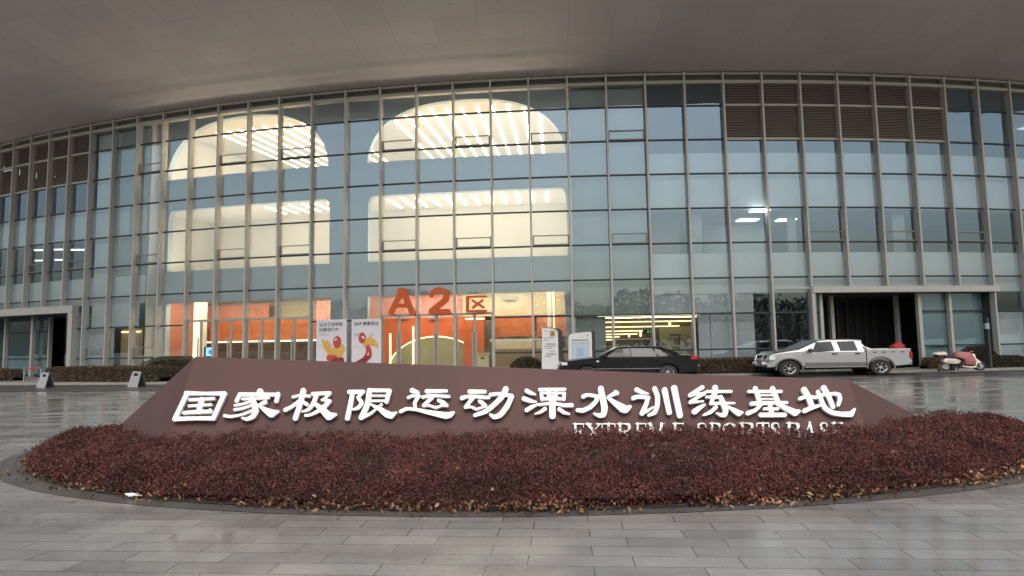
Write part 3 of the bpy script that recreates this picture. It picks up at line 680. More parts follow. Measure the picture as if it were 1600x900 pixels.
c8g = [[(1120,168,76),(1145,300,84),(1168,420,84),(1150,510,72),(1100,520,56),(1030,495,26)], [(890,272,56),(930,252,46),(1075,268,44)], [(1075,270,50),(1058,330,58),(980,410,60),(880,455,60),(815,450,50)], [(1312,216,60),(1330,226,56)], [(1320,222,60),(1215,275,36)],
 [(1210,285,34),(1310,360,72),(1410,428,108)], [(1415,430,106),(1440,440,96),(1502,405,44)]]
ch(805, 590, c7g); ch(805, 590, c8g)
c9g = [[(115,182,62),(190,215,48),(268,236,18)], [(72,292,58),(110,277,54),(270,286,48)], [(265,288,52),(235,380,60),(185,490,66)], [(185,490,52),(260,455,42),(332,410,22)], [(350,168,62),(385,260,64),(385,380,64),(350,478,62),(272,518,36)], [(480,188,76),(540,480,68)], [(605,162,82),(680,518,78)]]
c10g = [[(972,152,58),(880,207,48),(812,255,54)], [(812,257,42),(900,240,30),(1000,232,46)], [(1000,228,48),(900,288,42),(815,345,48)], [(815,347,42),(985,333,22)], [(1000,380,34),(920,432,66),(870,470,74)],
 [(1030,205,36),(1350,205,38)], [(1140,155,74),(1150,205,66),(1095,285,50)], [(1030,276,36),(1215,280,44)], [(1120,282,44),(1088,360,50)], [(1088,365,40),(1200,358,38),(1392,358,28)], [(1215,280,58),(1250,370,74),(1278,455,74),(1262,512,62),(1215,512,48),(1160,490,24)], [(1150,412,52),(1080,475,50),(990,514,28)], [(1305,402,28),(1400,460,66),(1450,490,78)], [(1450,490,70),(1490,480,40)]]
ch(980, 590, c9g); ch(980, 590, c10g)
c11g = [[(65,205,40),(490,205,40)], [(150,165,62),(185,270,58),(208,360,60)], [(375,165,64),(420,270,64),(450,360,66)], [(215,254,20),(410,254,20)], [(225,302,20),(420,302,20)], [(102,365,54),(300,355,48),(562,350,38)], [(220,382,50),(150,450,50),(52,490,60)], [(450,372,48),(560,430,68),(670,482,86)], [(672,484,84),(722,462,42)], [(342,372,56),(365,500,62)], [(267,432,38),(445,432,38)], [(222,512,60),(535,512,58)]]
c12g = [[(790,185,80),(840,270,74),(890,392,70)], [(735,298,50),(830,270,44),(945,285,44)], [(792,460,60),(880,420,58),(990,390,38)], [(940,282,44),(1040,250,44),(1200,232,44)], [(1200,237,48),(1245,250,56),(1258,300,56),(1236,382,42)], [(1045,160,76),(1110,270,66),(1168,408,54)], [(970,208,50),(1010,310,58),(1060,420,66),(1150,480,60),(1280,503,64),(1400,503,76)], [(1400,503,74),(1446,440,36)]]
ch(1160, 590, c11g); ch(1160, 590, c12g)
# Latin line: serif capitals from strokes in a unit box (x right, y down)
S1, S2 = .17, .075
LAT = {'E': [[(.22,.04,S1),(.22,.96,S1)], [(.05,.04,S2),(.85,.04,S2)], [(.05,.96,S2),(.88,.96,S2)], [(.22,.5,S2),(.65,.5,S2)], [(.86,.04,S2),(.88,.24,S2)], [(.88,.96,S2),(.92,.74,S2)], [(.65,.4,S2),(.65,.6,S2)]],
 'X': [[(.15,.04,S1),(.85,.96,S1)], [(.85,.04,S2),(.12,.96,S2)], [(0,.04,S2),(.36,.04,S2)], [(.66,.04,S2),(1,.04,S2)], [(0,.96,S2),(.3,.96,S2)], [(.62,.96,S2),(1,.96,S2)]],
 'T': [[(.5,.04,S1),(.5,.96,S1)], [(.04,.04,S2),(.96,.04,S2)], [(.04,.04,S2),(.02,.26,S2)], [(.96,.04,S2),(.98,.26,S2)], [(.3,.96,S2),(.7,.96,S2)]],
 'R': [[(.22,.04,S1),(.22,.96,S1)], [(.05,.04,S2),(.5,.04,S2)], [(.5,.04,S2),(.78,.1,S1),(.82,.28,S1),(.7,.46,S2),(.25,.5,S2)], [(.5,.5,S1),(.88,.96,S1)], [(.05,.96,S2),(.42,.96,S2)], [(.8,.96,S2),(1,.96,S2)]],
 'M': [[(.14,.04,S2),(.14,.96,S2)], [(.14,.04,S1),(.5,.9,S1)], [(.86,.04,S2),(.5,.9,S2)], [(.84,.04,S1),(.84,.96,S1)], [(0,.04,S2),(.2,.04,S2)], [(.8,.04,S2),(1,.04,S2)], [(0,.96,S2),(.3,.96,S2)], [(.68,.96,S2),(1,.96,S2)]],
 'S': [[(.82,.28,S2),(.72,.08,S2),(.45,.03,S2),(.2,.14,S1),(.22,.34,S1),(.55,.5,S1),(.82,.66,S1),(.8,.86,S1),(.5,.97,S2),(.25,.92,S2),(.13,.7,S2)]],
 'P': [[(.22,.04,S1),(.22,.96,S1)], [(.05,.04,S2),(.5,.04,S2)], [(.5,.04,S2),(.82,.12,S1),(.86,.3,S1),(.72,.5,S2),(.25,.54,S2)], [(.05,.96,S2),(.45,.96,S2)]],
 'O': [[(.5,.03,S2),(.18,.18,S1),(.08,.5,S1),(.18,.82,S1),(.5,.97,S2),(.82,.82,S1),(.92,.5,S1),(.82,.18,S1),(.5,.03,S2)]],
 'B': [[(.22,.04,S1),(.22,.96,S1)], [(.05,.04,S2),(.5,.04,S2)], [(.5,.04,S2),(.76,.12,S1),(.78,.3,S1),(.62,.47,S2),(.25,.49,S2)], [(.6,.5,S2),(.86,.6,S1),(.86,.82,S1),(.65,.96,S2),(.05,.96,S2)]],
 'A': [[(.5,.02,S2),(.14,.96,S2)], [(.5,.02,S1),(.84,.96,S1)], [(.28,.64,S2),(.7,.64,S2)], [(0,.96,S2),(.3,.96,S2)], [(.66,.96,S2),(1,.96,S2)]]}
spans = [('E',50,118),('X',118,212),('T',208,282),('R',288,374),('E',388,455),('M',458,545),('E',590,660),('S',718,785),('P',790,858),('O',862,940),('R',950,1040),('T',1046,1116),('S',1120,1180),('B',1205,1292),('A',1300,1368),('S',1384,1440),('E',1452,1522)]
for g_, x0, x1 in spans:
    px0, px1 = 880 + x0 / 3.478, 880 + x1 / 3.478; py0 = 662.5 - (px0 - 900) * .004
    st = [[(x * 100, y * 100, w * 100) for x, y, w in s] for s in LAT[g_]]
    glyph_mesh('letter', st, lambda x, y, d, a=px0, b=px1, c=py0: onsign(a + (b - a) * x / 100, c + 26 * y / 100, .01 + d), .025, m_letter, sign, 3.5)

# ================================================================== SHRUB BED
def leaf_mat(name, cols, rough=.6, tint=False):
    m, n, b = new_mat(name); g = n.nodes.new('ShaderNodeNewGeometry'); r = n.nodes.new('ShaderNodeValToRGB')
    el = r.color_ramp.elements
    for k, (p, c) in enumerate(cols):
        e = el[k] if k < 2 else el.new(p); e.position = p; e.color = (*c, 1)
    n.links.new(g.outputs['Random Per Island'], r.inputs[0])
    tc = n.nodes.new('ShaderNodeTexCoord'); nz = n.nodes.new('ShaderNodeTexNoise'); nz.inputs['Scale'].default_value = 2.2; nz.inputs['Detail'].default_value = 5; n.links.new(tc.outputs['Object'], nz.inputs[0])
    mr = n.nodes.new('ShaderNodeMapRange'); mr.inputs[1].default_value = .35; mr.inputs[2].default_value = .68; n.links.new(nz.outputs[0], mr.inputs[0])
    mc = n.nodes.new('ShaderNodeMix'); mc.data_type = 'RGBA'; n.links.new(mr.outputs[0], mc.inputs[0]); mc.inputs[6].default_value = (.72, .80, .72, 1); mc.inputs[7].default_value = (1.3, 1.16, 1.16, 1)
    mu = n.nodes.new('ShaderNodeMix'); mu.data_type = 'RGBA'; mu.blend_type = 'MULTIPLY'; mu.inputs[0].default_value = 1; n.links.new(r.outputs[0], mu.inputs[6]); n.links.new(mc.outputs[2], mu.inputs[7]); n.links.new(mu.outputs[2], b.inputs['Base Color'])
    if tint:
        at_ = n.nodes.new('ShaderNodeAttribute'); at_.attribute_name = 'tint'; m2 = n.nodes.new('ShaderNodeMix'); m2.data_type = 'RGBA'; m2.blend_type = 'MULTIPLY'; m2.inputs[0].default_value = 1
        n.links.new(mu.outputs[2], m2.inputs[6]); n.links.new(at_.outputs['Fac'], m2.inputs[7]); n.links.new(m2.outputs[2], b.inputs['Base Color']); b.inputs['Roughness'].default_value = rough; b.inputs['Specular IOR Level'].default_value = .3
    return m
def cards(name, P, Nrm, ln, wd, m, flat=.6, fold=.25, parent=None, tint=None):
    """small leaf blades at points P: two triangles bent along the midrib, turned at random with a bias to normal Nrm"""
    n = len(P); a = rng.normal(size=(n, 3)); a /= np.linalg.norm(a, axis=1)[:, None]
    nn = Nrm * flat + a * (1 - flat); nn /= np.linalg.norm(nn, axis=1)[:, None]
    t = rng.normal(size=(n, 3)); t -= nn * (t * nn).sum(1)[:, None]; t /= np.linalg.norm(t, axis=1)[:, None]; s = np.cross(nn, t)
    L = (ln * rng.uniform(.6, 1.3, n))[:, None]; W = (wd * rng.uniform(.6, 1.3, n))[:, None]
    v = np.empty((n, 4, 3)); v[:, 0] = P - t * L / 2; v[:, 2] = P + t * L / 2
    v[:, 1] = P + s * W / 2 + nn * W * fold; v[:, 3] = P - s * W / 2 + nn * W * fold
    me = bpy.data.meshes.new(name); me.vertices.add(4 * n); me.vertices.foreach_set('co', v.astype('f').ravel())
    idx = (np.arange(n)[:, None] * 4 + np.array([0, 1, 2, 0, 2, 3])[None]).ravel(); me.loops.add(len(idx)); me.loops.foreach_set('vertex_index', idx.astype('i'))
    me.polygons.add(2 * n); me.polygons.foreach_set('loop_start', np.arange(0, 6 * n, 3, dtype='i')); me.update(calc_edges=True); me.validate()
    me.materials.append(m); o = bpy.data.objects.new(name, me); C.objects.link(o)
    if tint is not None: me.attributes.new('tint', 'FLOAT', 'POINT').data.foreach_set('value', np.repeat(tint, 4).astype('f'))
    return o
def vnoise(x, y, s, seed=0):
    """smooth value noise"""
    r = np.random.default_rng(seed).uniform(0, 1, (64, 64)); x = x * s; y = y * s; xi, yi = np.floor(x).astype(int), np.floor(y).astype(int); u, v = x - xi, y - yi; u = u * u * (3 - 2 * u); v = v * v * (3 - 2 * v)
    g = lambda a, b: r[a % 64, b % 64]
    return (g(xi, yi) * (1 - u) + g(xi + 1, yi) * u) * (1 - v) + (g(xi, yi + 1) * (1 - u) + g(xi + 1, yi + 1) * u) * v
def bush_h(x, y):
    rx, ry = (x - BX) / BA, (y - BY) / BB; rho = np.sqrt(rx ** 2 + ry ** 2)
    edge = .05 * (vnoise(x, y, 1.6, 3) - .5)
    e = np.clip(1 - (rho + edge) ** 9, 0, 1) ** .6 * np.clip((BACK - .02 - y) / .55, 0, 1) ** .45
    side = np.clip(np.abs(rx) - .45, 0, 1)
    h = .412 + .17 * side + .12 * (vnoise(x, y, 1.1, 1) - .5) + .12 * (vnoise(x, y, 3.2, 2) - .5) + .07 * (vnoise(x, y, 8, 4) - .5)
    return h * e
def in_sign(x, y, grow=0.0):
    P4 = [(Asg.x, Asg.y), (Bsg.x, Bsg.y), (Rsg.x, Rsg.y), (Lsg.x, Lsg.y)]; ok = np.ones_like(x, bool)
    for (ax, ay), (bx, by) in zip(P4, P4[1:] + P4[:1]): ok &= ((bx - ax) * (y - ay) - (by - ay) * (x - ax)) / math.hypot(bx - ax, by - ay) > -grow
    return ok
def bed_points(n, ymax=99):
    t = rng.uniform(0, 2 * np.pi, n); r = np.sqrt(rng.uniform(0, 1, n)); x = BX + BA * r * np.cos(t); y = BY + BB * r * np.sin(t)
    k = ~in_sign(x, y, -.05) & (y < min(ymax, BACK - .03)); return x[k], y[k]
shr = thing('shrub_bed', 'oval bed of low clipped dark maroon shrubs wrapped around the brown monument', 'shrubs', (BX, BY, 0)); shr['kind'] = 'stuff'
# inner dark mass: twiggy mound under the leaves
mb = MB(); nr, na = 26, 160; vs = []; fs = []
for r in range(nr + 1):
    q = r / nr * .985
    for k in range(na):
        a = 2 * math.pi * k / na; vs.append((BX + BA * q * math.cos(a), min(BACK - .05, BY + BB * q * math.sin(a)) - .001 * q * math.sin(a)))
A_ = np.array(vs); hz = np.maximum(.016, bush_h(A_[:, 0], A_[:, 1]) - .09); ins = in_sign(A_[:, 0], A_[:, 1], -.1)
hz[ins] = np.minimum(hz[ins], .05)
mb.add([(x, y, z) for (x, y), z in zip(vs, hz)], [(r * na + k, r * na + (k + 1) % na, (r + 1) * na + (k + 1) % na, (r + 1) * na + k) for r in range(nr) for k in range(na)])
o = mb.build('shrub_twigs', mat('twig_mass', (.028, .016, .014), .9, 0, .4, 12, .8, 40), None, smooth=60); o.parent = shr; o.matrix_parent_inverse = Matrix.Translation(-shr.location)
m_leaf = leaf_mat('maroon_leaf', [(0, (.056, .018, .016)), (.4, (.084, .025, .022)), (.8, (.108, .034, .029)), (.97, (.135, .048, .038)), (.992, (.18, .09, .055)), (1, (.22, .14, .09))], .6, True)
SP = 11                                                         # leaves on a twig-end spray
cx_, cy_ = bed_points(76000); tn = np.exp(rng.normal(0, .22, len(cx_))) * (.75 + .5 * vnoise(cx_, cy_, 4.0, 11)); up = rng.normal(0, .032, len(cx_)) - rng.exponential(.018, len(cx_))
tw = rng.uniform(0, 2 * np.pi, len(cx_)); sp_l = rng.uniform(.03, .075, len(cx_))
rad = rng.normal(0, 1, (len(cx_), SP)); lat = rng.normal(0, .014, (len(cx_), SP))
x = (cx_[:, None] + np.cos(tw)[:, None] * rad * sp_l[:, None] * .6 - np.sin(tw)[:, None] * lat).ravel(); y = (cy_[:, None] + np.sin(tw)[:, None] * rad * sp_l[:, None] * .6 + np.cos(tw)[:, None] * lat).ravel()
tn = np.repeat(tn, SP); up = np.repeat(up, SP); k = ~in_sign(x, y, -.04) & (y < BACK - .02); x, y, tn, up = x[k], y[k], tn[k], up[k]
h = bush_h(x, y); z = np.maximum(.02, h + up * np.clip(h * 4, 0, 1) - rng.exponential(.012, len(x)))
e_ = .02; gx_ = (bush_h(x + e_, y) - bush_h(x - e_, y)) / (2 * e_); gy_ = (bush_h(x, y + e_) - bush_h(x, y - e_)) / (2 * e_)
gx_, gy_ = np.clip(gx_, -3, 3), np.clip(gy_, -3, 3); N_ = np.stack([-gx_, -gy_, np.ones_like(x)], 1); N_ /= np.linalg.norm(N_, axis=1)[:, None]
o = cards('shrub_leaves', np.stack([x, y, z], 1), N_, .030, .0105, m_leaf, .45, tint=np.clip(tn, .3, 2.4)); o.parent = shr; o.matrix_parent_inverse = Matrix.Translation(-shr.location)
# the steep front and side faces need leaves down their height
t = rng.uniform(np.pi, 2 * np.pi, 90000); rr_ = 1.0 - rng.exponential(.02, len(t)) + .02 * rng.normal(size=len(t)) * .5
x = BX + BA * rr_ * np.cos(t); y = BY + BB * rr_ * np.sin(t); hb = bush_h(BX + BA * (rr_ - .12) * np.cos(t), BY + BB * (rr_ - .12) * np.sin(t))
u = rng.uniform(0, 1, len(t)) ** .8; z = .03 + u * hb * .92; inset = .10 * u ** 2; x -= inset * BA * np.cos(t) * .55; y -= inset * BB * np.sin(t) * .8
N_ = np.stack([np.cos(t) * BB, np.sin(t) * BA, np.full_like(t, 2.0)], 1); N_ /= np.linalg.norm(N_, axis=1)[:, None]
o = cards('shrub_leaves', np.stack([x, y, z], 1), N_, .034, .0125, m_leaf, .4, tint=.45 + .9 * vnoise(t * 22, z * 14, 1.0, 12)); o.parent = shr; o.matrix_parent_inverse = Matrix.Translation(-shr.location)
# bare twigs sticking out
mb = MB()
x, y = bed_points(6000); h = bush_h(x, y)
for a, b_, c in zip(x, y, h):
    if c < .15: continue
    d = Vector((random.gauss(0, .5), random.gauss(0, .5), 1)).normalized() * random.uniform(.05, .12); p = Vector((a, b_, c - .03))
    mb.tube([p, p + d * .5 + Vector((random.gauss(0, .01),) * 3), p + d], [.0022, .0018, .0012], 4, 0, False)
o = mb.build('shrub_twigs', mat('bare_twig', (.10, .05, .04), .8), None, recalc=False); o.parent = shr; o.matrix_parent_inverse = Matrix.Translation(-shr.location)
# fallen leaves along the edge of the bed and a few among the shrubs
t = rng.uniform(np.pi * 1.01, np.pi * 1.99, 9000); cl = vnoise(np.cos(t) * 9, np.sin(t) * 9, 1.0, 8)
k = rng.uniform(0, 1, len(t)) < np.clip(cl * 2.6 - .7, .10, 1) * np.clip(.75 + .7 * np.cos(t), .16, 1); t = t[k]
rr_ = 1.0 + rng.normal(.002, .016, len(t)); x = BX + BA * rr_ * np.cos(t); y = BY + (BB) * rr_ * np.sin(t); z = .03 + rng.exponential(.028, len(t)) * (rr_ < 1.02)
x2, y2 = bed_points(420); z2 = bush_h(x2, y2) + .005
P_ = np.stack([np.r_[x, x2], np.r_[y, y2], np.r_[z, z2]], 1); N_ = np.tile([0, 0, 1.0], (len(P_), 1))
m_fall = leaf_mat('fallen_leaf', [(0, (.06, .028, .014)), (.4, (.125, .058, .026)), (.8, (.20, .10, .046)), (1, (.30, .20, .12))], .7)
tag(cards('fallen_leaves', P_, N_, .062, .034, m_fall, .45, .35), 'dry orange brown leaves fallen along the front edge of the shrub bed', 'leaves', kind='stuff')

# trees behind the viewer: only the glass shows them, as a soft dark band low in its reflections
n_ = 26000; u = rng.uniform(-95, 95, n_); hh = 6.5 + 5.5 * vnoise(u, np.zeros(n_), .11, 21) + 2.5 * vnoise(u, np.zeros(n_), .5, 22)
z = hh * rng.uniform(0, 1, n_) ** .75; P_ = np.stack([u, -58 + rng.normal(0, 2.5, n_) + .002 * u ** 2, z], 1)
tag(cards('treeline', P_, np.tile([0, 1.0, .3], (n_, 1)), .9, .5, leaf_mat('treeline_leaf', [(0, (.03, .035, .02)), (1, (.08, .085, .05))]), .3), 'far line of trees behind the viewer, seen mirrored low in the glass', 'trees', kind='stuff')
# hedges against the building
def hedge(name, label, px0, px1, off, h, d, cols, dens=5200, dome=0.0, group='hedges along the glass front'):
    """leafy box that follows the facade between two sight lines; off = its middle out from the glass"""
    i0, i1 = onfac(px0, 575, off)[0], onfac(px1, 575, off)[0]; root = thing(name, label, 'hedge', F((i0 + i1) / 2, off, .1), 0, group)
    L = math.dist(fac(i0, off), fac(i1, off)); n = int(dens * max(1.0, L)); u = rng.uniform(0, 1, n)
    side = rng.uniform(0, 1, n); hh = h * (.92 + .16 * vnoise(u * L, np.zeros(n), 1.1, int(px0) % 50)) * np.clip(np.minimum(u, 1 - u) * L / .25, 0, 1) ** .35
    if dome: hh = h * np.sqrt(np.clip(1 - (2 * u - 1) ** 2, 0.02, 1)) ** dome
    w = rng.uniform(-1, 1, n); front = side < .55
    o_ = np.where(front, d / 2 * (1 - .12 * rng.exponential(.6, n)), w * d / 2); z = np.where(front, rng.uniform(.02, 1, n) * hh, hh * (1 - .1 * rng.exponential(.6, n)))
    ii = i0 + (i1 - i0) * u; P_ = np.array([F(a, off + b, .1 + max(.0, c)) for a, b, c in zip(ii, o_, z)]); N_ = np.where(front[:, None], np.array([[0, -1, .4]]), np.array([[0, -.2, 1.0]])); N_ = N_ / np.linalg.norm(N_, axis=1)[:, None]
    lf = cards('foliage', P_, N_, .075, .036, leaf_mat(name + '_leaf', cols), .35); lf.parent = root; lf.matrix_parent_inverse = Matrix.Translation(-root.location)
    mb = MB(); nn = 24; vs = []; fs = []
    for k in range(nn + 1):
        uu = k / nn; ii = i0 + (i1 - i0) * (.01 + .98 * uu); hk = h * .86 * (math.sqrt(max(.02, 1 - (2 * uu - 1) ** 2)) ** dome if dome else min(1, .3 + min(uu, 1 - uu) * L / .3))
        vs += [F(ii, off - d * .42, .1), F(ii, off + d * .42, .1), F(ii, off + d * .36, .1 + hk), F(ii, off - d * .36, .1 + hk)]
    for k in range(nn):
        for j in range(4): fs.append((4 * k + j, 4 * k + (j + 1) % 4, 4 * k + 4 + (j + 1) % 4, 4 * k + 4 + j))
    mb.add(vs, fs); mb.build('branches', bpy.data.materials['twig_mass'], root)
    return root
brn = [(0, (.05, .034, .022)), (.5, (.085, .055, .036)), (.85, (.12, .08, .05)), (1, (.16, .12, .07))]
grn = [(0, (.035, .034, .016)), (.5, (.06, .056, .026)), (.9, (.09, .08, .04)), (1, (.13, .11, .06))]
dgr = [(0, (.020, .018, .012)), (.5, (.036, .032, .02)), (.9, (.055, .048, .03)), (1, (.08, .07, .045))]
hedge('clipped_hedge', 'long low brown clipped hedge left of the monument behind the A frame boards', 84, 262, 3.6, .78, 1.2, brn, 1500)
hedge('clipped_hedge', 'taller olive green bush showing just behind the monument left slope', 226, 322, 2.6, 1.25, 1.3, grn, 1800, .8)
hedge('clipped_hedge', 'small olive brown bush in front of the glass beside the narrow white sign', 796, 850, 1.2, .95, .9, grn, 2600, .7)
hedge('clipped_hedge', 'brown hedge between the black sedan tail and the pickup nose', 1085, 1205, 1.3, .72, .9, brn, 1900)
hedge('clipped_hedge', 'short brown hedge beside the recess behind the scooter rear', 1443, 1497, .9, .55, .7, brn, 2200)
hedge('clipped_hedge', 'dark rounded bush rising behind the scooter front', 1500, 1556, .8, 1.08, .7, dgr, 2600, .9)
hedge('clipped_hedge', 'long dark low hedge running right from the scooter to the frame edge', 1528, 1680, 1.25, .55, .8, dgr, 1500)
hedge('clipped_hedge', 'low brown hedge at the far left below the recessed entrance', -70, 32, 3.2, .7, .8, brn, 1300)

# ================================================================== SIGNS AND BOARDS AT THE FRONT
m_ink = mat('dark_print', lin(60, 56, 62), .6); m_grey = mat('grey_print', lin(150, 150, 155), .6)
def text_mesh(name, body, fn, size, m, parent, bold=0.0, spacing=1.0):
    """text turned into a mesh; fn(u, v) maps text space (u right, v up, cap height about .7 size) to the world"""
    cu = bpy.data.curves.new(name, 'FONT'); cu.body = body; cu.size = size; cu.offset = bold; cu.space_character = spacing; cu.resolution_u = 3
    ob = bpy.data.objects.new(name, cu); C.objects.link(ob); dg = bpy.context.evaluated_depsgraph_get(); me = bpy.data.meshes.new_from_object(ob.evaluated_get(dg)); bpy.data.objects.remove(ob)
    if len(me.vertices):
        w = max(v.co.x for v in me.vertices)
        for v in me.vertices: v.co = Vector(fn(v.co.x, v.co.y))
    me.materials.clear(); me.materials.append(m); o = bpy.data.objects.new(name, me); C.objects.link(o); o.parent = parent
    o.matrix_parent_inverse = parent.matrix_basis.inverted(); return o
m_poster = mat('poster_paper', lin(226, 222, 228), .5); m_pred = mat('poster_red', lin(196, 78, 74), .5); m_pdk = mat('poster_maroon', lin(140, 50, 52), .5); m_pshade = mat('poster_ochre', lin(190, 132, 60), .5); m_pwh = mat('poster_pale', lin(244, 224, 214), .5); m_pyel = mat('poster_yellow', lin(226, 180, 92), .5)
def poster(px0, px1, py0, py1, label, lines, art):
    off = .345; (i0, zt), (i1, zb) = onfac(px0, py0, off), onfac(px1, py1 + 6, off); zb = max(zb, .35); root = thing('poster', label, 'poster', F((i0 + i1) / 2, off, zb), 0, 'event posters on the entrance glass')
    W = i1 - i0; H = zt - zb
    fn = lambda u, v, d: F(i0 + W * u, off + d, zb + H * v)          # u, v in 0..1
    mb = MB(); mb.fbox(i0, i1, off - .03, off, zb, zt); mb.build('board', m_poster, root)
    for (s, u, v, sz, b) in lines:
        aspect = math.dist(fac(i0), fac(i1)) / H
        text_mesh('title', s, lambda a, c, u=u, v=v, sz=sz: fn(u + a * sz / aspect, v + c * sz, .004), 1.0, m_ink, root, b)
    for k, (u, v, w) in enumerate(((.1, .69, .2), (.1, .665, .32), (.1, .64, .26), (.08, .42, .16))):
        mb = MB(); mb.add([fn(u, v, .004), fn(u + w, v, .004), fn(u + w, v + .008, .004), fn(u, v + .008, .004)], [(0, 1, 2, 3)]); mb.build('print_line', m_grey, root)
    for d, (m, st) in enumerate(art):
        glyph_mesh('artwork', st, lambda x, y, q, dd=d: fn(x / 100, 1 - y / 100, .006 + dd * .004 + q), .002, m, root, 3)
    return root
poster(494.5, 541, 500, 564, 'white event poster with two title lines, left of the pair on the entrance glass',
       [('溧水赛训学练', .09, .86, .094, .012), ('招募进行中', .09, .745, .094, .008)],
       [(m_pyel, [[(22, 45, 8), (34, 62, 14), (52, 74, 18), (78, 76, 18), (90, 66, 12)], [(36, 48, 8), (46, 60, 12)], [(60, 66, 12), (88, 58, 8)]]), (m_pred, [[(70, 50, 27)], [(42, 84, 14), (62, 86, 16)]]), (m_pdk, [[(56, 92, 10), (86, 90, 14)], [(66, 88, 12), (80, 93, 10)], [(80, 42, 3), (83, 51, 4), (78, 60, 3)], [(60, 42, 1.5), (70, 37, 2), (79, 40, 2)]]), (m_pshade, [[(30, 56, 3), (44, 70, 4), (60, 78, 3)], [(64, 82, 3), (84, 80, 4)], [(18, 46, 2), (26, 42, 2)]]), (m_pwh, [[(64, 45, 5), (68, 43, 4)]])])
poster(549.5, 595.5, 499, 566, 'white event poster with one title line, right of the pair on the entrance glass',
       [('运动·赛事周边', .08, .87, .088, .010)],
       [(m_pyel, [[(46, 52, 16), (62, 47, 18), (78, 52, 14), (88, 58, 7)], [(66, 34, 5), (60, 46, 10)]]), (m_pred, [[(36, 40, 24)], [(56, 62, 16), (60, 74, 22), (46, 84, 14)]]), (m_pdk, [[(50, 84, 12), (34, 88, 9), (16, 92, 6)], [(56, 80, 12), (44, 94, 7)], [(45, 33, 3), (48, 40, 3)], [(66, 66, 3), (68, 76, 4)]]), (m_pshade, [[(50, 57, 3), (64, 54, 4), (80, 57, 3)], [(70, 35, 2), (74, 31, 2)]]), (m_pwh, [[(38, 38, 6), (44, 41, 4)], [(56, 77, 4), (58, 72, 4)]]), (m_grey, [[(12, 70, 1), (24, 66, 1), (30, 70, 1)], [(80, 68, 1), (90, 72, 1.2)]])])
# big orange letters over the doors
za = thing('building_sign', 'orange three part sign reading A2 zone mounted on the glass over the doors', 'sign', F(16.5, .36, DZ + .1))
m_sign = mat('orange_letter', lin(206, 92, 36), .5)
def zl(name, strokes, step=5): glyph_mesh(name, strokes, lambda x, y, d: (lambda q: F(q[0], .36 + d, q[1]))(onfac(480 + x / 5.333, 430 + y / 5.333, .36)), .12, m_sign, za, step)
zl('letter', [[(790, 130, 44), (705, 312, 44)], [(800, 130, 50), (880, 312, 50)], [(745, 255, 36), (850, 255, 36)], [(770, 128, 36), (820, 128, 36)]])
zl('digit', [[(1038, 168, 40), (1060, 135, 42), (1110, 122, 44), (1160, 150, 50), (1160, 195, 52), (1110, 245, 50), (1040, 296, 46)], [(1035, 302, 40), (1180, 302, 40)]])
zl('character', [[(1340, 182, 16), (1488, 178, 16)], [(1340, 185, 26), (1338, 298, 26)], [(1340, 300, 18), (1490, 298, 20)], [(1380, 300, 18), (1470, 302, 22)], [(1380, 212, 20), (1470, 268, 22)], [(1462, 210, 20), (1384, 270, 22)]])
# free-standing totems
m_totem = mat('totem_white', (.78, .77, .78), .4)
def totem(label, poly, Y, dark_dx, lines, extra):
    """poly: front outline as photo pixels; built as a 12 cm thick board standing on the pavement"""
    base = at(sum(p[0] for p in poly) / len(poly), max(p[1] for p in poly), Y); base.z = .1; root = thing('totem_sign', label, 'sign', base, 0, 'totem signs by the entrance')
    pts = [at(px, py, Y) for px, py in poly]; mb = MB(); n_ = len(pts); back = [p + Vector((dark_dx, .35, .05)) for p in pts]
    mb.add(pts + back, [tuple(range(n_))], 0); mb.add(pts + back, [tuple(range(2 * n_ - 1, n_ - 1, -1))] + [(k, k + n_, (k + 1) % n_ + n_, (k + 1) % n_) for k in range(n_)], 1)
    mb.build('board', [m_totem, mat('totem_edge', (.08, .08, .08), .5)], root)
    for q_, (x0, x1, y, hh, m) in enumerate(lines):
        mb = MB(); q = [at(x0, y, Y) , at(x1, y, Y), at(x1, y + hh, Y), at(x0, y + hh, Y)]; mb.add([p - Vector((0, .008 + .003 * q_, 0)) for p in q], [(0, 1, 2, 3)]); mb.build('print_line', m, root)
    return root
YT = 31.0
gz = lambda px: 540 + (1.5 / YT) * FOC - (px - 800) * .0166
totem('narrow white totem sign with printed lines and a small yellow square at its top', [(846.5, gz(846)), (847, 513), (853, 512.6), (866, 514), (871.5, 518), (873.5, gz(873))], YT, .25,
      [(849, 866, 527.6, .9, m_grey), (850, 858, 531, .8, m_grey), (853, 868, 537, 1.0, m_ink), (850, 868, 540.6, .9, m_grey), (853, 862, 544, .8, m_grey), (859, 867, 547, 3, mat('pale_print', lin(200, 200, 205), .6)), (853, 869, 552.6, 1.1, m_grey), (851, 860, 556.2, .9, m_grey),
       (859.3, 867.3, 517, 8.2, mat('yellow_print', lin(214, 176, 98), .6)), (860.3, 866.3, 518, 1.6, mat('brown_print', lin(120, 84, 40), .6)), (861, 865.5, 521.4, 2.4, bpy.data.materials['brown_print']), (852.2, 854.5, 516.3, 1.4, m_grey)], None)
totem('broad white totem sign with a pale blue picture behind the black sedan bonnet', [(888, gz(888)), (888.4, 526), (890, 523), (898, 520.4), (922, 518.2), (924.5, 519.6), (926, gz(926))], YT + .3, .2,
      [(893, 919.5, 530.6, 1.6, mat('slate_print', lin(120, 124, 132), .6)), (893, 921, 535, 27, mat('blue_print', lin(196, 206, 218), .5)), (901, 912, 543, 14, mat('pale_blue_print', lin(170, 190, 212), .5)), (893, 921, 535, .9, m_grey), (916.5, 919.5, 523.3, 1.6, m_grey)], None)
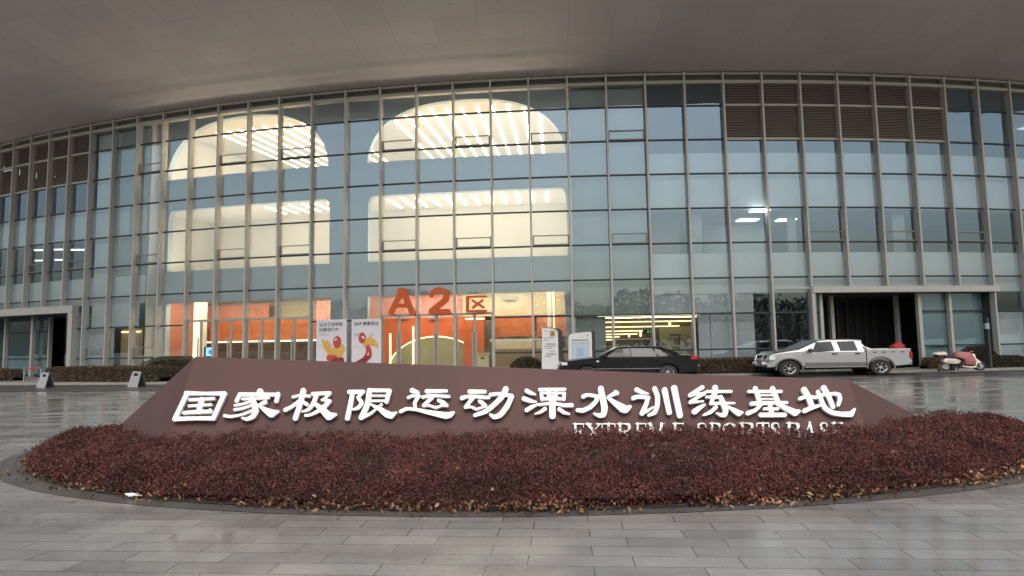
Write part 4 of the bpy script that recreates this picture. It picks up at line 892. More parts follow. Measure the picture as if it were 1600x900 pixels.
# green exit sign inside, and the small screens
ex = thing('exit_sign', 'dark exit sign with green figure and arrow hanging in the room with light lines', 'exit sign', at(1012, 520, 34.6))
mb = MB(); a, b_ = at(1004.5, 515.2, 34.2), at(1018.5, 521.5, 34.2); mb.box(a.x, b_.x, a.y, a.y + .06, b_.z, a.z); mb.build('panel', mat('exit_panel', (.012, .04, .02), .4), ex)
m_ex = glow('exit_green', (.25, 1, .4), .9)
glyph_mesh('pictogram', [[(62, 12, 12)], [(58, 28, 12), (52, 50, 12), (62, 66, 8), (58, 86, 8)], [(52, 52, 8), (40, 66, 8), (32, 82, 7)], [(58, 30, 6), (72, 42, 6)], [(56, 30, 6), (42, 40, 6)], [(110, 20, 8), (132, 50, 9), (110, 82, 8)]], lambda x, y, d: (a.x + (b_.x - a.x) * (.35 + x / 240), a.y - .005 - d, a.z + (b_.z - a.z) * (.08 + y / 118)), .004, m_ex, ex, 5)
scr = thing('screen', 'small bright blue screen inside the lobby above the monument left end', 'screen', at(329, 556, 37.4)); a, b_ = at(322, 543, 37.4), at(335, 556, 37.4)
mb = MB(); mb.box(a.x - .12, b_.x + .06, a.y + .01, a.y + .08, b_.z - .05, a.z + .05); mb.build('casing', m_dark, scr)
mb = MB(); mb.quad((a.x, a.y, b_.z), (b_.x, a.y, b_.z), (b_.x, a.y, a.z), (a.x, a.y, a.z)); mb.build('display', glow('blue_display', (.22, .5, 1), 1.3), scr)
mb = MB(); c_ = at(329, 550, 37.38); mb.lathe([(.001, 0), (.13, 0)], 16, 0, 'Y', c_); mb.build('icon', glow('blue_icon', (.05, .2, .8), .8), scr, recalc=False)
# round red graphic on the lobby poster
p = at(268, 552, 41.0)
gr = thing('round_graphic', 'round red graphic on a yellow board inside the lobby at the left', 'graphic', (p.x, p.y, p.z)); mb = MB(); i_, z_ = onfac(265, 551, -4.6); mb.add([F(i_ + .28 * math.cos(q), -4.6, z_ + .75 * math.sin(q)) for q in np.linspace(0, 2 * math.pi, 33)[:-1]], [tuple(range(32))]); mb.build('disc', mat('disc_red', lin(200, 70, 44), .6), gr)
# cream ticket stand in the entrance
tk = thing('display_stand', 'small cream display stand with a drawing inside the last entrance door', 'stand', (F(17.6, -1.2, .1))); 
(i0, zt), (i1, zb) = onfac(745, 551.5, -.9), onfac(763, 574, -.9); mb = MB(); mb.fbox(i0, i1, -1.3, -.9, .1, zt - .14); mb.build('body', mat('stand_cream', lin(240, 224, 178), .6), tk)
mb = MB(); mb.fbox(i0 - .02, i1 + .02, -1.35, -.86, zt - .14, zt); mb.build('top', mat('stand_tan', lin(222, 196, 148), .6), tk)
mb = MB(); mb.fbox(i0 + .1, i1 - .1, -.9, -.893, zt - .34, zt - .22); mb.build('panel', m_tan, tk)

# A-frame boards on the plaza edge
m_afr = mat('aframe_grey', lin(150, 152, 156), .5, 0, .08, 6); m_afd = mat('aframe_dark', lin(70, 74, 80), .6)
def aframe(px, py, label, rz):
    p = ground(px, py); root = thing('a_frame_board', label, 'A-frame sign', (p.x, p.y, 0), rz, 'grey A-frame boards on the plaza edge')
    W, H, S = .36, .70, .20
    def leaf(sgn, m, name):
        mb = MB(); fn = lambda u, v, d: (u, sgn * (S * (1 - v / H)) + sgn * d, v)
        for (u0, u1, v0, v1) in ((-W, W, .0, .50), (-W, -W * .55, .50, H), (W * .55, W, .50, H), (-W * .55, W * .55, .62, H)):
            k = lambda v: W * 0 + (1 - .18 * v / H)
            mb.prism([(u0 * k(v0), v0), (u1 * k(v0), v0), (u1 * k(v1), v1), (u0 * k(v1), v1)], fn, .035)
        o = mb.build(name, m, root, local=True)
        for q in range(3):
            r = MB(); v0 = .08 + q * .13; r.prism([(-W * .8, v0), (W * .8, v0), (W * .8, v0 + .045), (-W * .8, v0 + .045)], lambda u, v, d: (u, sgn * (S * (1 - v / H)) + sgn * (.036 + d), v), .01); r.build('raised_bar', m, o, local=True)
    leaf(-1, m_afr, 'front_leaf'); leaf(1, m_afd, 'rear_leaf')
    return root
aframe(71, 605.5, 'grey folding A frame board by the left recess, left of the two', math.radians(-27))
aframe(214, 604.5, 'grey folding A frame board in front of the long hedge, right of the two', math.radians(-27))
# red and white barrier in the left recess
br_ = thing('barrier_rail', 'thin red barrier bar on low posts in the left recess', 'barrier', ground(52, 596)); mb = MB()
mb.tube([at(38, 576, 34.2), at(64, 575, 34.2)], .035, 6); mb.build('bar', mat('barrier_red', lin(170, 70, 60), .5), br_)
for px in (38, 64): mb = MB(); q = at(px, 576, 34.2); mb.tube([q, (q.x, q.y, .1)], .025, 6); mb.build('post', mat('barrier_post', (.4, .4, .4), .5), br_)
# white scrap on the bed edge
p = ground(209, 780); mb = MB(); pts = [(-.085, -.02), (-.03, -.035), (.06, -.03), (.09, -.005), (.05, .03), (-.04, .035)]
mb.prism(pts, lambda u, v, d: (p.x + u, p.y + v * 1.2, .035 + d + .02 * math.sin(u * 40 + v * 60)), .014)
tag(mb.build('paper_scrap', mat('white_paper', (.8, .8, .78), .6), None), 'crumpled white paper scrap lying on the left edge of the shrub bed', 'litter')
p = ground(110, 738); mb = MB(); mb.prism([(a * 1.1, b * .9) for a, b in pts], lambda u, v, d: (p.x + u, p.y + v, .02 + d + .03 * math.sin(u * 30)), .02)
tag(mb.build('paper_scrap', m_kerb, None), 'pale stone chip lying at the left end of the shrub bed', 'stone')
# a small green lamp box on a recess post
bx = thing('lamp_box', 'small pale green box on a dark post in the right recess beyond the scooter', 'box', at(1543, 540, 32.0)); a, b_ = at(1540, 505, 31.6), at(1546.5, 514, 31.6)
mb = MB(); mb.box(a.x, b_.x, a.y, a.y + .15, b_.z, a.z); mb.build('housing', mat('box_green', lin(140, 170, 156), .5), bx); mb = MB(); a2_ = at(1543.5, 500, 31.7); mb.box(a2_.x - .05, a2_.x + .05, a2_.y, a2_.y + .1, .1, a2_.z + .1); mb.build('post', m_dark, bx)

# ================================================================== VEHICLES (front towards -X)
m_tyre = mat('tyre_rubber', (.02, .02, .02), .75, 0, .1, 20); m_rim = mat('alloy_rim', (.62, .62, .62), .3, .7); m_arch = mat('arch_black', (.012, .012, .012), .8)
m_cglass = mat('car_glass', (.085, .08, .085), .12, 0, 0, 1, 0, 1, 0, .22); m_chrome = mat('chrome', (.75, .75, .75), .15, 1); m_rub = mat('black_plastic', (.02, .02, .022), .5)
m_tail = mat('tail_red', lin(200, 40, 60), .2); m_headl = mat('headlamp_lens', (.75, .76, .78), .1)
def pchip(xs, ys, x):
    return np.interp(x, xs, ys)
def car_body(xs, zt, zb, w, wr, zbelt, n=90):
    """lofted shell; xs stations, zt top line, zb under line, w half width, wr half width at the top, zbelt shoulder"""
    X = np.unique(np.r_[np.linspace(xs[0], xs[-1], n), xs]); mb = MB(); K = 0; vs = []
    for x in X:
        t, b, W, R, S = (float(np.interp(x, xs, q)) for q in (zt, zb, w, wr, zbelt)); S = min(S, t - .03); m_ = (b + S) / 2
        half = [(0, b), (W * .86, b), (W * .97, b + .06), (W, m_), (W * .985, S - .02), (W * .955, S), (W * .955 + (R - W * .955) * .5, S + (t - S) * .5), (R, t - min(.05, (t - S) * .3)), (R * .9, t - .008), (R * .5, t + .012), (0, t + .016)]
        sec = [(x, y, z) for y, z in half] + [(x, -y, z) for y, z in half[-2:0:-1]]; K = len(sec); vs += sec
    fs = []
    for k in range(len(X) - 1):
        for j in range(K): fs.append((k * K + j, k * K + (j + 1) % K, (k + 1) * K + (j + 1) % K, (k + 1) * K + j))
    fs += [tuple(range(K)), tuple((len(X) - 1) * K + j for j in range(K - 1, -1, -1))]
    mb.add(vs, fs); return mb
def side_y(x, z, xs, zt, w, wr, zbelt):
    t, W, R, S = (float(np.interp(x, xs, q)) for q in (zt, w, wr, zbelt)); S = min(S, t - .03); zz = t - min(.05, (t - S) * .3)
    if z <= S: return W * .985
    return W * .955 + (R - W * .955) * min(1, (z - S) / max(.02, zz - S))
def cut_arches(o, ws, r, wmax, mdark):
    """wheel arches cut out of the shell, then baked"""
    for x, z in ws:
        mb = MB(); mb.lathe([(.001, -wmax), (r, -wmax), (r, -wmax + .34), (.001, -wmax + .34)], 40, 0, 'Y', (x, 0, z)); mb.lathe([(.001, wmax - .34), (r, wmax - .34), (r, wmax), (.001, wmax)], 40, 0, 'Y', (x, 0, z))
        c = mb.build('cutter', mdark); md = o.modifiers.new('cut', 'BOOLEAN'); md.operation = 'DIFFERENCE'; md.object = c; md.solver = 'EXACT'
        par, o.parent = o.parent, None; bpy.context.view_layer.update(); dg = bpy.context.evaluated_depsgraph_get(); me = bpy.data.meshes.new_from_object(o.evaluated_get(dg)); o.modifiers.clear(); o.data = me; bpy.data.objects.remove(c); o.parent = par
    o.data.polygons.foreach_set('use_smooth', [True] * len(o.data.polygons)); o.data.set_sharp_from_angle(angle=math.radians(32))
def wheel(root, x, y, r, rr, spokes, sgn):
    mb = MB(); w = .10; mb.lathe([(rr, -w), (rr + .02, -w - .01), (r - .03, -w), (r, -w * .6), (r, w * .6), (r - .03, w), (rr + .02, w + .01), (rr, w)], 40, 0, 'Y', (x, y, r)); mb.lathe([(.001, 0), (rr, 0)], 32, 1, 'Y', (x, y, r))
    o = mb.build('wheel', [m_tyre, m_arch], root, smooth=40, local=True)
    rm = MB(); yo = y + sgn * .06; rm.lathe([(rr * .99, sgn * .05), (rr * .99, -sgn * .02), (rr * .86, -sgn * .03), (rr * .84, 0)], 40, 0, 'Y', (x, yo, r)); rm.lathe([(.001, sgn * .01), (rr * .25, sgn * .005), (rr * .28, -sgn * .03)], 24, 0, 'Y', (x, yo, r))
    for k in range(spokes):
        q = 2 * math.pi * (k + .25) / spokes; ww = .55 / spokes
        pts_ = [(rr * .2, q - ww * 1.6), (rr * .9, q - ww), (rr * .9, q + ww), (rr * .2, q + ww * 1.6)]
        rm.prism([(a * math.cos(b), a * math.sin(b)) for a, b in pts_], lambda u, v, d: (x + u, yo + sgn * (d - .02), r + v), .03)
    rm.build('rim', m_rim, o, smooth=40, local=True)
def panel(name, poly, yf, m, root, d=.012):
    """thin plate on both sides following yf(x, z)"""
    for s in (-1, 1):
        mb = MB(); mb.prism(poly, lambda x, z, q: (x, s * (yf(x, z) + .004 + q), z), d); mb.build(name, m, root, local=True)
def inset(poly, k):
    cx_, cz_ = np.mean([p[0] for p in poly]), np.mean([p[1] for p in poly]); return [(cx_ + (x - cx_) * (1 + k), cz_ + (z - cz_) * (1 + k)) for x, z in poly]

# ---- black sedan
SY, SPX, SX = 28.5 / FOC, 985.0, 1.333
hz_s = 540 - (SPX - 800) * .0166; gy_s = hz_s + 1.6 / 28.5 * FOC
def sx(px): return (px - SPX) * SY / SX
def sz(px, py): return (gy_s - (px - SPX) * .0166 - py) * SY
loc = at(SPX, gy_s, 28.5 + .85)
car = thing('sedan', 'long black sedan parked facing left in front of the glass', 'car', (at(SPX, gy_s, 28.5).x, 28.5 + .85, .004), 0, None, (SX, 1, 1))
m_black = mat('black_car_paint', (.010, .010, .012), .25, 0, 0, 1, 0, 1, .15, .35)
prof = [(876.5, 571, .72), (879, 567.5, .80), (884, 565, .85), (900, 562, .87), (938, 557.8, .87), (970, 542.6, .72), (985, 541.2, .68), (1010, 540.8, .68), (1033, 541.6, .68), (1052, 548.5, .76), (1066, 554, .84), (1086, 554.5, .84), (1090, 558, .82), (1091.5, 570, .8)]
xs = [sx(p[0]) for p in prof]; zt = [sz(p[0], p[1]) for p in prof]; wr = [p[2] * .9 for p in prof]; w = [.74, .80, .84, .87, .88, .885, .885, .885, .885, .885, .88, .86, .82, .78]; zb = [.30, .24, .22, .2, .2, .2, .2, .2, .2, .2, .22, .26, .3, .36]
zbelt = [sz(p[0], 560 + (558 - 560) * (p[0] - 880) / 200) for p in prof]
R_ = .325
body = car_body(xs, zt, zb, w, wr, zbelt).build('body', [m_black, m_arch], car, smooth=32, local=True); ws = [(sx(918.6), R_), (sx(1043.5), R_)]
cut_arches(body, ws, R_ + .055, .95, m_arch)
syf = lambda x, z: side_y(x, z, xs, zt, w, wr, zbelt)
pp = lambda L: [(sx(a), sz(a, b)) for a, b in L]
for nm, L in (('side_window', [(950.7, 557.5), (966, 545.8), (985.6, 544.2), (986, 557.2)]), ('side_window', [(988.2, 557.2), (988, 544.2), (1021, 544.4), (1027.5, 556.8)]), ('quarter_window', [(1031, 556.6), (1025, 544.8), (1034, 546.4), (1044.5, 556)])):
    panel(nm, pp(L), syf, m_cglass, car); panel('window_trim', inset(pp(L), .07), syf, m_rub, car, .008)
for (x0, x1, n_) in ((xs[4] + .03, xs[5] - .03, 'windscreen'), (xs[8] + .05, xs[10] - .05, 'rear_window')):
    mb = MB(); za_, zb2 = (float(np.interp(q, xs, zt)) + .03 for q in (x0, x1)); ra, rb = (float(np.interp(q, xs, wr)) - .07 for q in (x0, x1))
    mb.add([(x0, -ra, za_), (x0, ra, za_), (x1, rb, zb2), (x1, -rb, zb2), (x0, -ra, za_ - .012), (x0, ra, za_ - .012), (x1, rb, zb2 - .012), (x1, -rb, zb2 - .012)], [(0, 1, 2, 3), (7, 6, 5, 4), (0, 4, 5, 1), (1, 5, 6, 2), (2, 6, 7, 3), (3, 7, 4, 0)]); mb.build(n_, m_cglass, car, local=True)
for x, z in ws:
    for s in (-1, 1): wheel(car, x, s * .76, R_, .215, 9, s)
panel('door_handle', pp([(977, 561.2), (983, 561.2), (983, 560.2), (977, 560.2)]), syf, m_rub, car, .03); panel('door_handle', pp([(1020, 560.6), (1026, 560.6), (1026, 559.6), (1020, 559.6)]), syf, m_rub, car, .03)
panel('sill_trim', pp([(926, 576.6), (1032, 575.6), (1032, 574.6), (926, 575.6)]), syf, m_chrome, car, .015); panel('side_indicator', pp([(933, 565.5), (937, 565.5), (937, 563.3), (933, 563.3)]), syf, m_headl, car, .012)
panel('door_seam', pp([(986.2, 575), (987, 575), (987, 559), (986.2, 559)]), syf, m_arch, car, .003); panel('door_seam', pp([(944.5, 575), (945.2, 575), (947.5, 561), (946.8, 561)]), syf, m_arch, car, .003)
for s in (-1, 1):
    mb = MB(); mb.box(sx(878.8), sx(888), s * .56 - .2, s * .56 + .2, sz(880, 570.6), sz(880, 566)); mb.box(sx(879.3), sx(888), s * .80 - .05, s * .80 + .05, sz(880, 570.4), sz(880, 566.2)); mb.build('headlight', m_headl, car, local=True)
    mb = MB(); mb.box(sx(1080.5), sx(1090.4), s * .80 - .06, s * .80 + .055, sz(1088, 561), sz(1088, 556)); mb.box(sx(1085), sx(1091), s * .6 - .2, s * .6 + .2, sz(1088, 562), sz(1088, 555.8)); mb.build('tail_light', m_tail, car, local=True)
    mb = MB(); mb.tube([(sx(948), s * .86, sz(948, 557)), (sx(947), s * .98, sz(948, 556.3)), (sx(947.5), s * 1.06, sz(948, 556.3))], [.03, .07, .05], 8); mb.build('mirror', m_black, car, smooth=50, local=True)
mb = MB(); mb.box(sx(875.5), sx(885), -.8, .8, .34, .50); mb.box(sx(1084), sx(1093), -.8, .8, .36, .56); mb.build('bumper', m_rub, car, local=True)
mb = MB(); mb.box(sx(1082), sx(1093.4), -.81, .81, sz(1090, 571.5), sz(1090, 569.8)); mb.build('bumper_trim', m_chrome, car, local=True)
mb = MB(); mb.box(sx(877.6), sx(880), -.38, .38, sz(879, 571), sz(879, 566.8)); mb.build('grille', m_chrome, car, local=True)
mb = MB(); mb.box(xs[1], xs[-2], -.66, .66, .17, .30); mb.build('underbody', m_arch, car, local=True)

# ---- silver pickup
SPX2, PYD = 1304.0, 28.9
SY2 = PYD / FOC; gy_p = 540 - (SPX2 - 800) * .0166 + 1.6 / PYD * FOC
def qx(px): return (px - SPX2) * SY2 / SX
def qz(px, py): return (gy_p - (px - SPX2) * .0166 - py) * SY2
pk = thing('pickup_truck', 'silver double cab pickup truck with bull bar parked facing left at the recess', 'pickup', (at(SPX2, gy_p, PYD).x, PYD + .87, .004), 0, None, (SX, 1, 1))
def silver():
    m, n, b = new_mat('silver_car_paint'); b.inputs['Base Color'].default_value = (.66, .66, .67, 1); b.inputs['Metallic'].default_value = .8; b.inputs['Roughness'].default_value = .28; b.inputs['Coat Weight'].default_value = .4
    return m
m_silver = silver(); m_dgrey = mat('lower_grey_paint', (.16, .16, .16), .4, .2)
prof = [(1203, 561, .64), (1205, 556.5, .74), (1210, 553.6, .82), (1224, 550.6, .85), (1249, 547.0, .85), (1268, 538.4, .79), (1285, 531.4, .70), (1298, 530.2, .68), (1335, 529.8, .68), (1347, 530.4, .68), (1352, 533.5, .70), (1354.5, 546, .80)]
xs2 = [qx(p[0]) for p in prof]; zt2 = [qz(p[0], p[1]) for p in prof]; wr2 = [p[2] * .97 for p in prof]; w2 = [.72, .80, .84, .87, .88, .88, .88, .88, .88, .88, .88, .88]; zb2_ = [.48, .42, .40, .40, .40, .40, .40, .40, .40, .40, .40, .40]
zbelt2 = [qz(p[0], 549.5) if p[0] > 1240 else qz(p[0], p[1]) - .05 for p in prof]
RW = .36; ws2 = [(qx(1235), RW), (qx(1377), RW)]
cab = car_body(xs2, zt2, zb2_, w2, wr2, zbelt2).build('body', [m_silver, m_arch], pk, smooth=32, local=True); cut_arches(cab, [ws2[0]], RW + .07, .95, m_arch)
pyf = lambda x, z: side_y(x, z, xs2, zt2, w2, wr2, zbelt2)
pq = lambda L: [(qx(a), qz(a, b)) for a, b in L]
# bed: floor, two sides with arch, tailgate
bx0, bx1, bzt, bzb = qx(1356), qx(1424), qz(1390, 546), qz(1390, 567)
mb = MB()
sidep = [(bx0, bzt), (bx0, .42)] + [(ws2[1][0] + (RW + .07) * math.cos(q), max(.42, RW + (RW + .07) * math.sin(q))) for q in np.linspace(math.pi - .12, .12, 17)] + [(bx1 - .12, .46), (qx(1426.5), qz(1420, 563)), (bx1, qz(1420, 561)), (bx1, bzt)]
for s in (-1, 1):
    mb.prism(sidep, lambda u, v, d: (u, s * (.80 + d * (1 if v > .9 else 1)), v), .08)
    mb.box(bx0, bx1, s * .80 - (.06 if s > 0 else -.0), s * .80 + (.0 if s > 0 else .06), .62, bzt - .003)
mb.box(bx0, bx1, -.74, .74, .60, .66); mb.box(bx0, bx0 + .04, -.74, .74, .66, bzt - .004); mb.box(bx1 - .05, bx1 - .002, -.74, .74, .62, bzt - .004)
mb.build('cargo_bed', m_silver, pk, smooth=30, local=True)
for s in (-1, 1):
    mb = MB(); mb.box(bx0, bx1 + .01, s * .84 - .05, s * .84 + .05, bzt, bzt + .03); mb.build('bed_rail', mat('rail_white', (.75, .75, .75), .4), pk, local=True)
    for px in (1366, 1380, 1395, 1409): mb = MB(); mb.box(qx(px), qx(px + 5), s * .885 - .012, s * .885 + .012, bzt - .13, bzt - .09); mb.build('tie_hook', m_rub, pk, local=True)
    mb = MB(); mb.box(qx(1422), qx(1426.5), s * .80 - .08, s * .80 + .07, qz(1424, 559.5), qz(1424, 549)); mb.build('tail_light', m_tail, pk, local=True)
    mb = MB(); mb.box(qx(1204), qx(1213), s * .80 - .12, s * .80 + .065, qz(1200, 562), qz(1200, 556.4)); mb.build('headlight', m_headl, pk, local=True)
    mb = MB(); mb.tube([(qx(1268), s * .84, qz(1268, 548.5)), (qx(1267), s * .98, qz(1268, 547.6)), (qx(1266), s * 1.10, qz(1268, 547))], [.03, .10, .07], 8); mb.build('mirror', m_rub, pk, smooth=50, local=True)
for L in ([(1273.5, 549), (1281.5, 535.2), (1303.5, 534), (1305.5, 547.4)], [(1317.5, 547.4), (1314.5, 534.2), (1339.5, 533.4), (1342, 547)]):
    panel('side_window', pq(L), pyf, m_cglass, pk); panel('window_trim', inset(pq(L), .10), pyf, m_rub, pk, .008)
x0, x1 = xs2[4] + .05, xs2[6] - .03; mb = MB(); za_, zb_ = (float(np.interp(q, xs2, zt2)) + .03 for q in (x0, x1)); ra, rb = .76, .64
mb.add([(x0, -ra, za_), (x0, ra, za_), (x1, rb, zb_), (x1, -rb, zb_), (x0, -ra, za_ - .02), (x0, ra, za_ - .02), (x1, rb, zb_ - .02), (x1, -rb, zb_ - .02)], [(0, 1, 2, 3), (7, 6, 5, 4), (0, 4, 5, 1), (1, 5, 6, 2), (2, 6, 7, 3), (3, 7, 4, 0)]); mb.build('windscreen', m_cglass, pk, local=True)
panel('lower_stripe', pq([(1260, 572.4), (1354, 571), (1354, 565.4), (1259, 566.4)]), pyf, m_dgrey, pk, .006); panel('side_step', pq([(1258, 574.2), (1355, 572.8), (1355, 571.2), (1258, 572.6)]), pyf, m_chrome, pk, .05)
panel('door_handle', pq([(1302, 553.8), (1309, 553.8), (1309, 551.8), (1302, 551.8)]), pyf, m_rub, pk, .03); panel('door_handle', pq([(1338, 553.2), (1345, 553.2), (1345, 551.2), (1338, 551.2)]), pyf, m_rub, pk, .03)
for L in ([(1310.4, 570), (1311, 570), (1311, 550), (1310.4, 550)], [(1256, 566), (1256.6, 566), (1258, 552), (1257.4, 552)]): panel('door_seam', pq(L), pyf, m_arch, pk, .003)
mb = MB(); mb.box(qx(1200), qx(1246), -.70, .70, zt2[3] - .06, zt2[3] + .0); 
hood = [(qx(1205), qz(1205, 555.0)), (qx(1215), qz(1215, 549.8)), (qx(1246), qz(1246, 546))]; mb = MB()
for (xa, za_), (xb, zb_) in zip(hood[:-1], hood[1:]): mb.add([(xa, -.68, za_), (xa, .68, za_), (xb, .72, zb_), (xb, -.72, zb_), (xa, -.68, za_ - .05), (xa, .68, za_ - .05), (xb, .72, zb_ - .05), (xb, -.72, zb_ - .05)], [(0, 1, 2, 3), (7, 6, 5, 4), (0, 4, 5, 1), (1, 5, 6, 2), (2, 6, 7, 3), (3, 7, 4, 0)])
mb.build('hood', mat('dark_hood', (.10, .105, .10), .25, .1, 0, 1, 0, 1, .4), pk, local=True)
for x, z in ws2:
    for s in (-1, 1): wheel(pk, x, s * .79, RW, .225, 6, s)
    for s in (-1, 1):
        vs = []; mb = MB()
        for q in np.linspace(math.pi + .1, -.1, 21):
            for r_, yy in ((RW + .065, .885), (RW + .12, .895), (RW + .12, .86)): vs.append((x + r_ * math.cos(q), s * yy, RW + r_ * math.sin(q)))
        mb.add(vs, [(3 * k + j, 3 * k + (j + 1), 3 * k + 3 + (j + 1), 3 * k + 3 + j) for k in range(20) for j in range(2)])
        mb.build('fender_flare', m_dgrey, pk, smooth=40, local=True)
mb = MB(); mb.box(qx(1201.5), qx(1209), -.80, .82, .44, .62); mb.build('front_bumper', m_silver, pk, local=True)
mb = MB(); mb.box(qx(1203.2), qx(1206), -.55, .55, .72, .95); mb.build('grille', m_rub, pk, local=True)
bb = MB(); xg = qx(1200)
for s in (-1, 1): bb.tube([(xg, s * .35, .48), (xg - .03, s * .37, .75), (xg + .06, s * .42, .98)], .03, 8); bb.tube([(xg, s * .35, .55), (xg + .02, s * .72, .56), (xg + .12, s * .8, .58)], .03, 8)
bb.tube([(xg + .06, -.42, .98), (xg + .06, .42, .98)], .03, 8); bb.tube([(xg - .03, -.37, .74), (xg - .03, .37, .74)], .025, 8); bb.build('bull_bar', m_chrome, pk, smooth=40, local=True)
for s in (-1, 1): mb = MB(); mb.lathe([(.001, -.04), (.07, -.035), (.085, .0), (.05, .05)], 16, 0, 'Y', (xg + .0, s * .55, .60)); mb.build('fog_lamp', m_headl, pk, smooth=40, local=True)
mb = MB(); mb.box(bx1 - .05, qx(1427.5), -.78, .78, .46, .60); mb.build('rear_bumper', m_chrome, pk, local=True)
mb = MB(); mb.box(xs2[1], bx1 - .1, -.6, .6, .30, .46); mb.build('chassis', m_arch, pk, local=True)
rb_ = MB()
for s in (-1, 1): rb_.tube([(qx(1353.5), s * .66, bzt), (qx(1351.5), s * .60, qz(1351, 531.5))], .035, 8); rb_.tube([(qx(1352), s * .62, qz(1352, 536)), (qx(1355), s * .72, qz(1356, 541.5)), (qx(1366), s * .78, bzt + .02)], .028, 8)
rb_.tube([(qx(1351.5), -.6, qz(1351, 531.5)), (qx(1351.5), .6, qz(1351, 531.5))], .035, 8); rb_.build('roll_bar', m_chrome, pk, smooth=40, local=True)
# red bundle on the bed
pB = at(1401, 545, PYD + .5); mb = MB(); bmx = bmesh.new(); bmesh.ops.create_icosphere(bmx, subdivisions=3, radius=1)
r3 = np.random.default_rng(5)
vs = []
for v in bmx.verts:
    k = 1 + .16 * math.sin(v.co.x * 5 + 1) * math.cos(v.co.z * 6) + .07 * math.sin(v.co.y * 13 + v.co.x * 9); vs.append((pB.x + v.co.x * .34 * k * (1.15 - .25 * v.co.z), pB.y + v.co.y * .3 * k, .665 + .40 + v.co.z * .40 * k * (1.0 + .18 * v.co.x)))
mb.add(vs, [tuple(q.index for q in f.verts) for f in bmx.faces]); bmx.free()
tag(mb.build('bundle', mat('red_sheet', lin(140, 24, 36), .6, 0, .15, 5), None, smooth=60), 'crumpled red bundle sitting in the pickup cargo bed', 'bundle')

# ---- scooter on the pavement
SCY = 29.9; scx = 1499.0; gyc = 540 - (scx - 800) * .0166 + (1.6 - .1) / SCY * FOC; SY3 = SCY / FOC
def ux(px): return (px - scx) * SY3 / SX
def uz(px, py): return (gyc - (px - scx) * .0166 - py) * SY3
sc_ = thing('motor_scooter', 'cream motor scooter with pink wind cover and white top box parked on the pavement', 'scooter', (at(scx, gyc, SCY).x, SCY, .1), 0, None, (SX, 1, 1))
m_crm = mat('scooter_cream', lin(232, 222, 206), .3, 0, 0, 1, 0, 1, .4); m_pink = mat('pink_cover', lin(164, 106, 108), .75, 0, .18, 7, .3, 18)
Z2 = 1473 / 180.0
sp_ = lambda x, y: (ux(1420 + x / Z2), uz(1420 + x / Z2, 500 + y / Z2))
def swheel(x, r):
    mb = MB(); mb.lathe([(r * .62, -.045), (r * .8, -.06), (r, -.03), (r, .03), (r * .8, .06), (r * .62, .045)], 32, 0, 'Y', (x, 0, r)); o = mb.build('wheel', m_tyre, sc_, smooth=50, local=True)
    rm = MB(); rm.lathe([(.001, -.03), (r * .25, -.035), (r * .3, -.012), (r * .55, -.012), (r * .64, -.045), (r * .64, .045), (r * .55, .012), (r * .3, .012), (r * .25, .035), (.001, .03)], 32, 0, 'Y', (x, 0, r)); rm.build('rim', m_rim, o, smooth=40, local=True)
rw = .22
swheel(sp_(903, 0)[0], rw); swheel(sp_(475, 0)[0], rw)
def loft(name, poly, half, m, bev=.03):
    """rounded slab: outline in the side plane, half width half"""
    mb = MB(); n_ = len(poly); cx_, cz_ = np.mean([p[0] for p in poly]), np.mean([p[1] for p in poly]); vs = []
    for y, k in ((-half, .86), (-half + bev, .97), (0, 1.0), (half - bev, .97), (half, .86)): vs += [(cx_ + (x - cx_) * k, y, cz_ + (z - cz_) * k) for x, z in poly]
    fs = [tuple(range(n_)), tuple(4 * n_ + j for j in range(n_ - 1, -1, -1))] + [(q * n_ + j, q * n_ + (j + 1) % n_, (q + 1) * n_ + (j + 1) % n_, (q + 1) * n_ + j) for q in range(4) for j in range(n_)]
    mb.add(vs, fs); return mb.build(name, m, sc_, smooth=50, local=True)
loft('rear_fairing', [sp_(*p) for p in ((430, 520), (445, 495), (480, 485), (600, 490), (655, 515), (640, 545), (600, 556), (470, 552), (440, 545))], .17, m_crm)
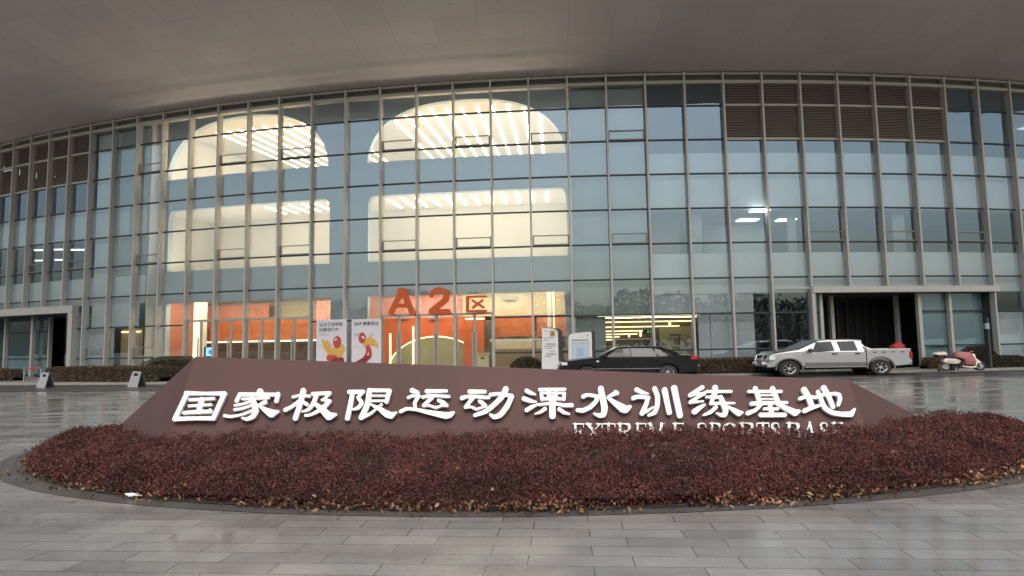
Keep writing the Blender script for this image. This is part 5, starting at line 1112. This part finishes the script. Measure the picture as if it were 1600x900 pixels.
loft('seat', [sp_(*p) for p in ((465, 470), (520, 468), (600, 476), (670, 485), (690, 520), (655, 510), (600, 488), (480, 484))], .14, m_rub)
loft('engine', [sp_(*p) for p in ((520, 560), (640, 560), (650, 590), (610, 636), (545, 640), (520, 600))], .12, m_arch)
loft('rear_mudguard', [sp_(*p) for p in ((360, 570), (420, 560), (430, 620), (405, 655), (385, 652))], .06, mat('mudguard_brown', (.09, .035, .03), .6))
loft('floorboard', [sp_(*p) for p in ((635, 575), (760, 588), (830, 580), (835, 600), (770, 606), (650, 592))], .2, m_crm)
loft('front_shield', [sp_(*p) for p in ((775, 430), (825, 425), (840, 480), (905, 530), (905, 545), (860, 548), (840, 590), (820, 600), (835, 540), (800, 470))], .16, m_crm)
loft('wind_cover', [sp_(*p) for p in ((590, 470), (600, 425), (650, 400), (740, 405), (790, 425), (835, 520), (820, 570), (760, 575), (690, 565), (680, 500), (640, 480))], .24, m_pink)
loft('top_box', [sp_(*p) for p in ((335, 432), (370, 410), (450, 402), (480, 420), (485, 445), (340, 445))], .2, m_crm)
loft('top_box_base', [sp_(*p) for p in ((340, 447), (485, 446), (470, 465), (370, 475))], .18, m_rub)
mb = MB(); a = sp_(800, 425); b_ = sp_(770, 395); mb.tube([(a[0], 0, a[1]), (b_[0], 0, b_[1])], .03, 8); mb.tube([(b_[0], -.32, b_[1] + .04), (b_[0] - .03, 0, b_[1]), (b_[0], .32, b_[1] + .04)], .022, 8); mb.build('handlebar', m_rub, sc_, smooth=40, local=True)
loft('headlamp_cowl', [sp_(*p) for p in ((765, 392), (810, 384), (828, 400), (800, 412), (765, 412))], .12, m_pink)
mb = MB(); a = sp_(870, 540); b_ = sp_(903, 610); mb.tube([(a[0], -.07, a[1]), (b_[0], -.07, b_[1])], .018, 6); mb.tube([(a[0], .07, a[1]), (b_[0], .07, b_[1])], .018, 6); mb.build('fork', m_rub, sc_, local=True)
mb = MB(); a = sp_(600, 590); mb.tube([(a[0], -.08, a[1]), (a[0] - .1, -.2, .02)], .012, 6); mb.build('kickstand', m_chrome, sc_, local=True)
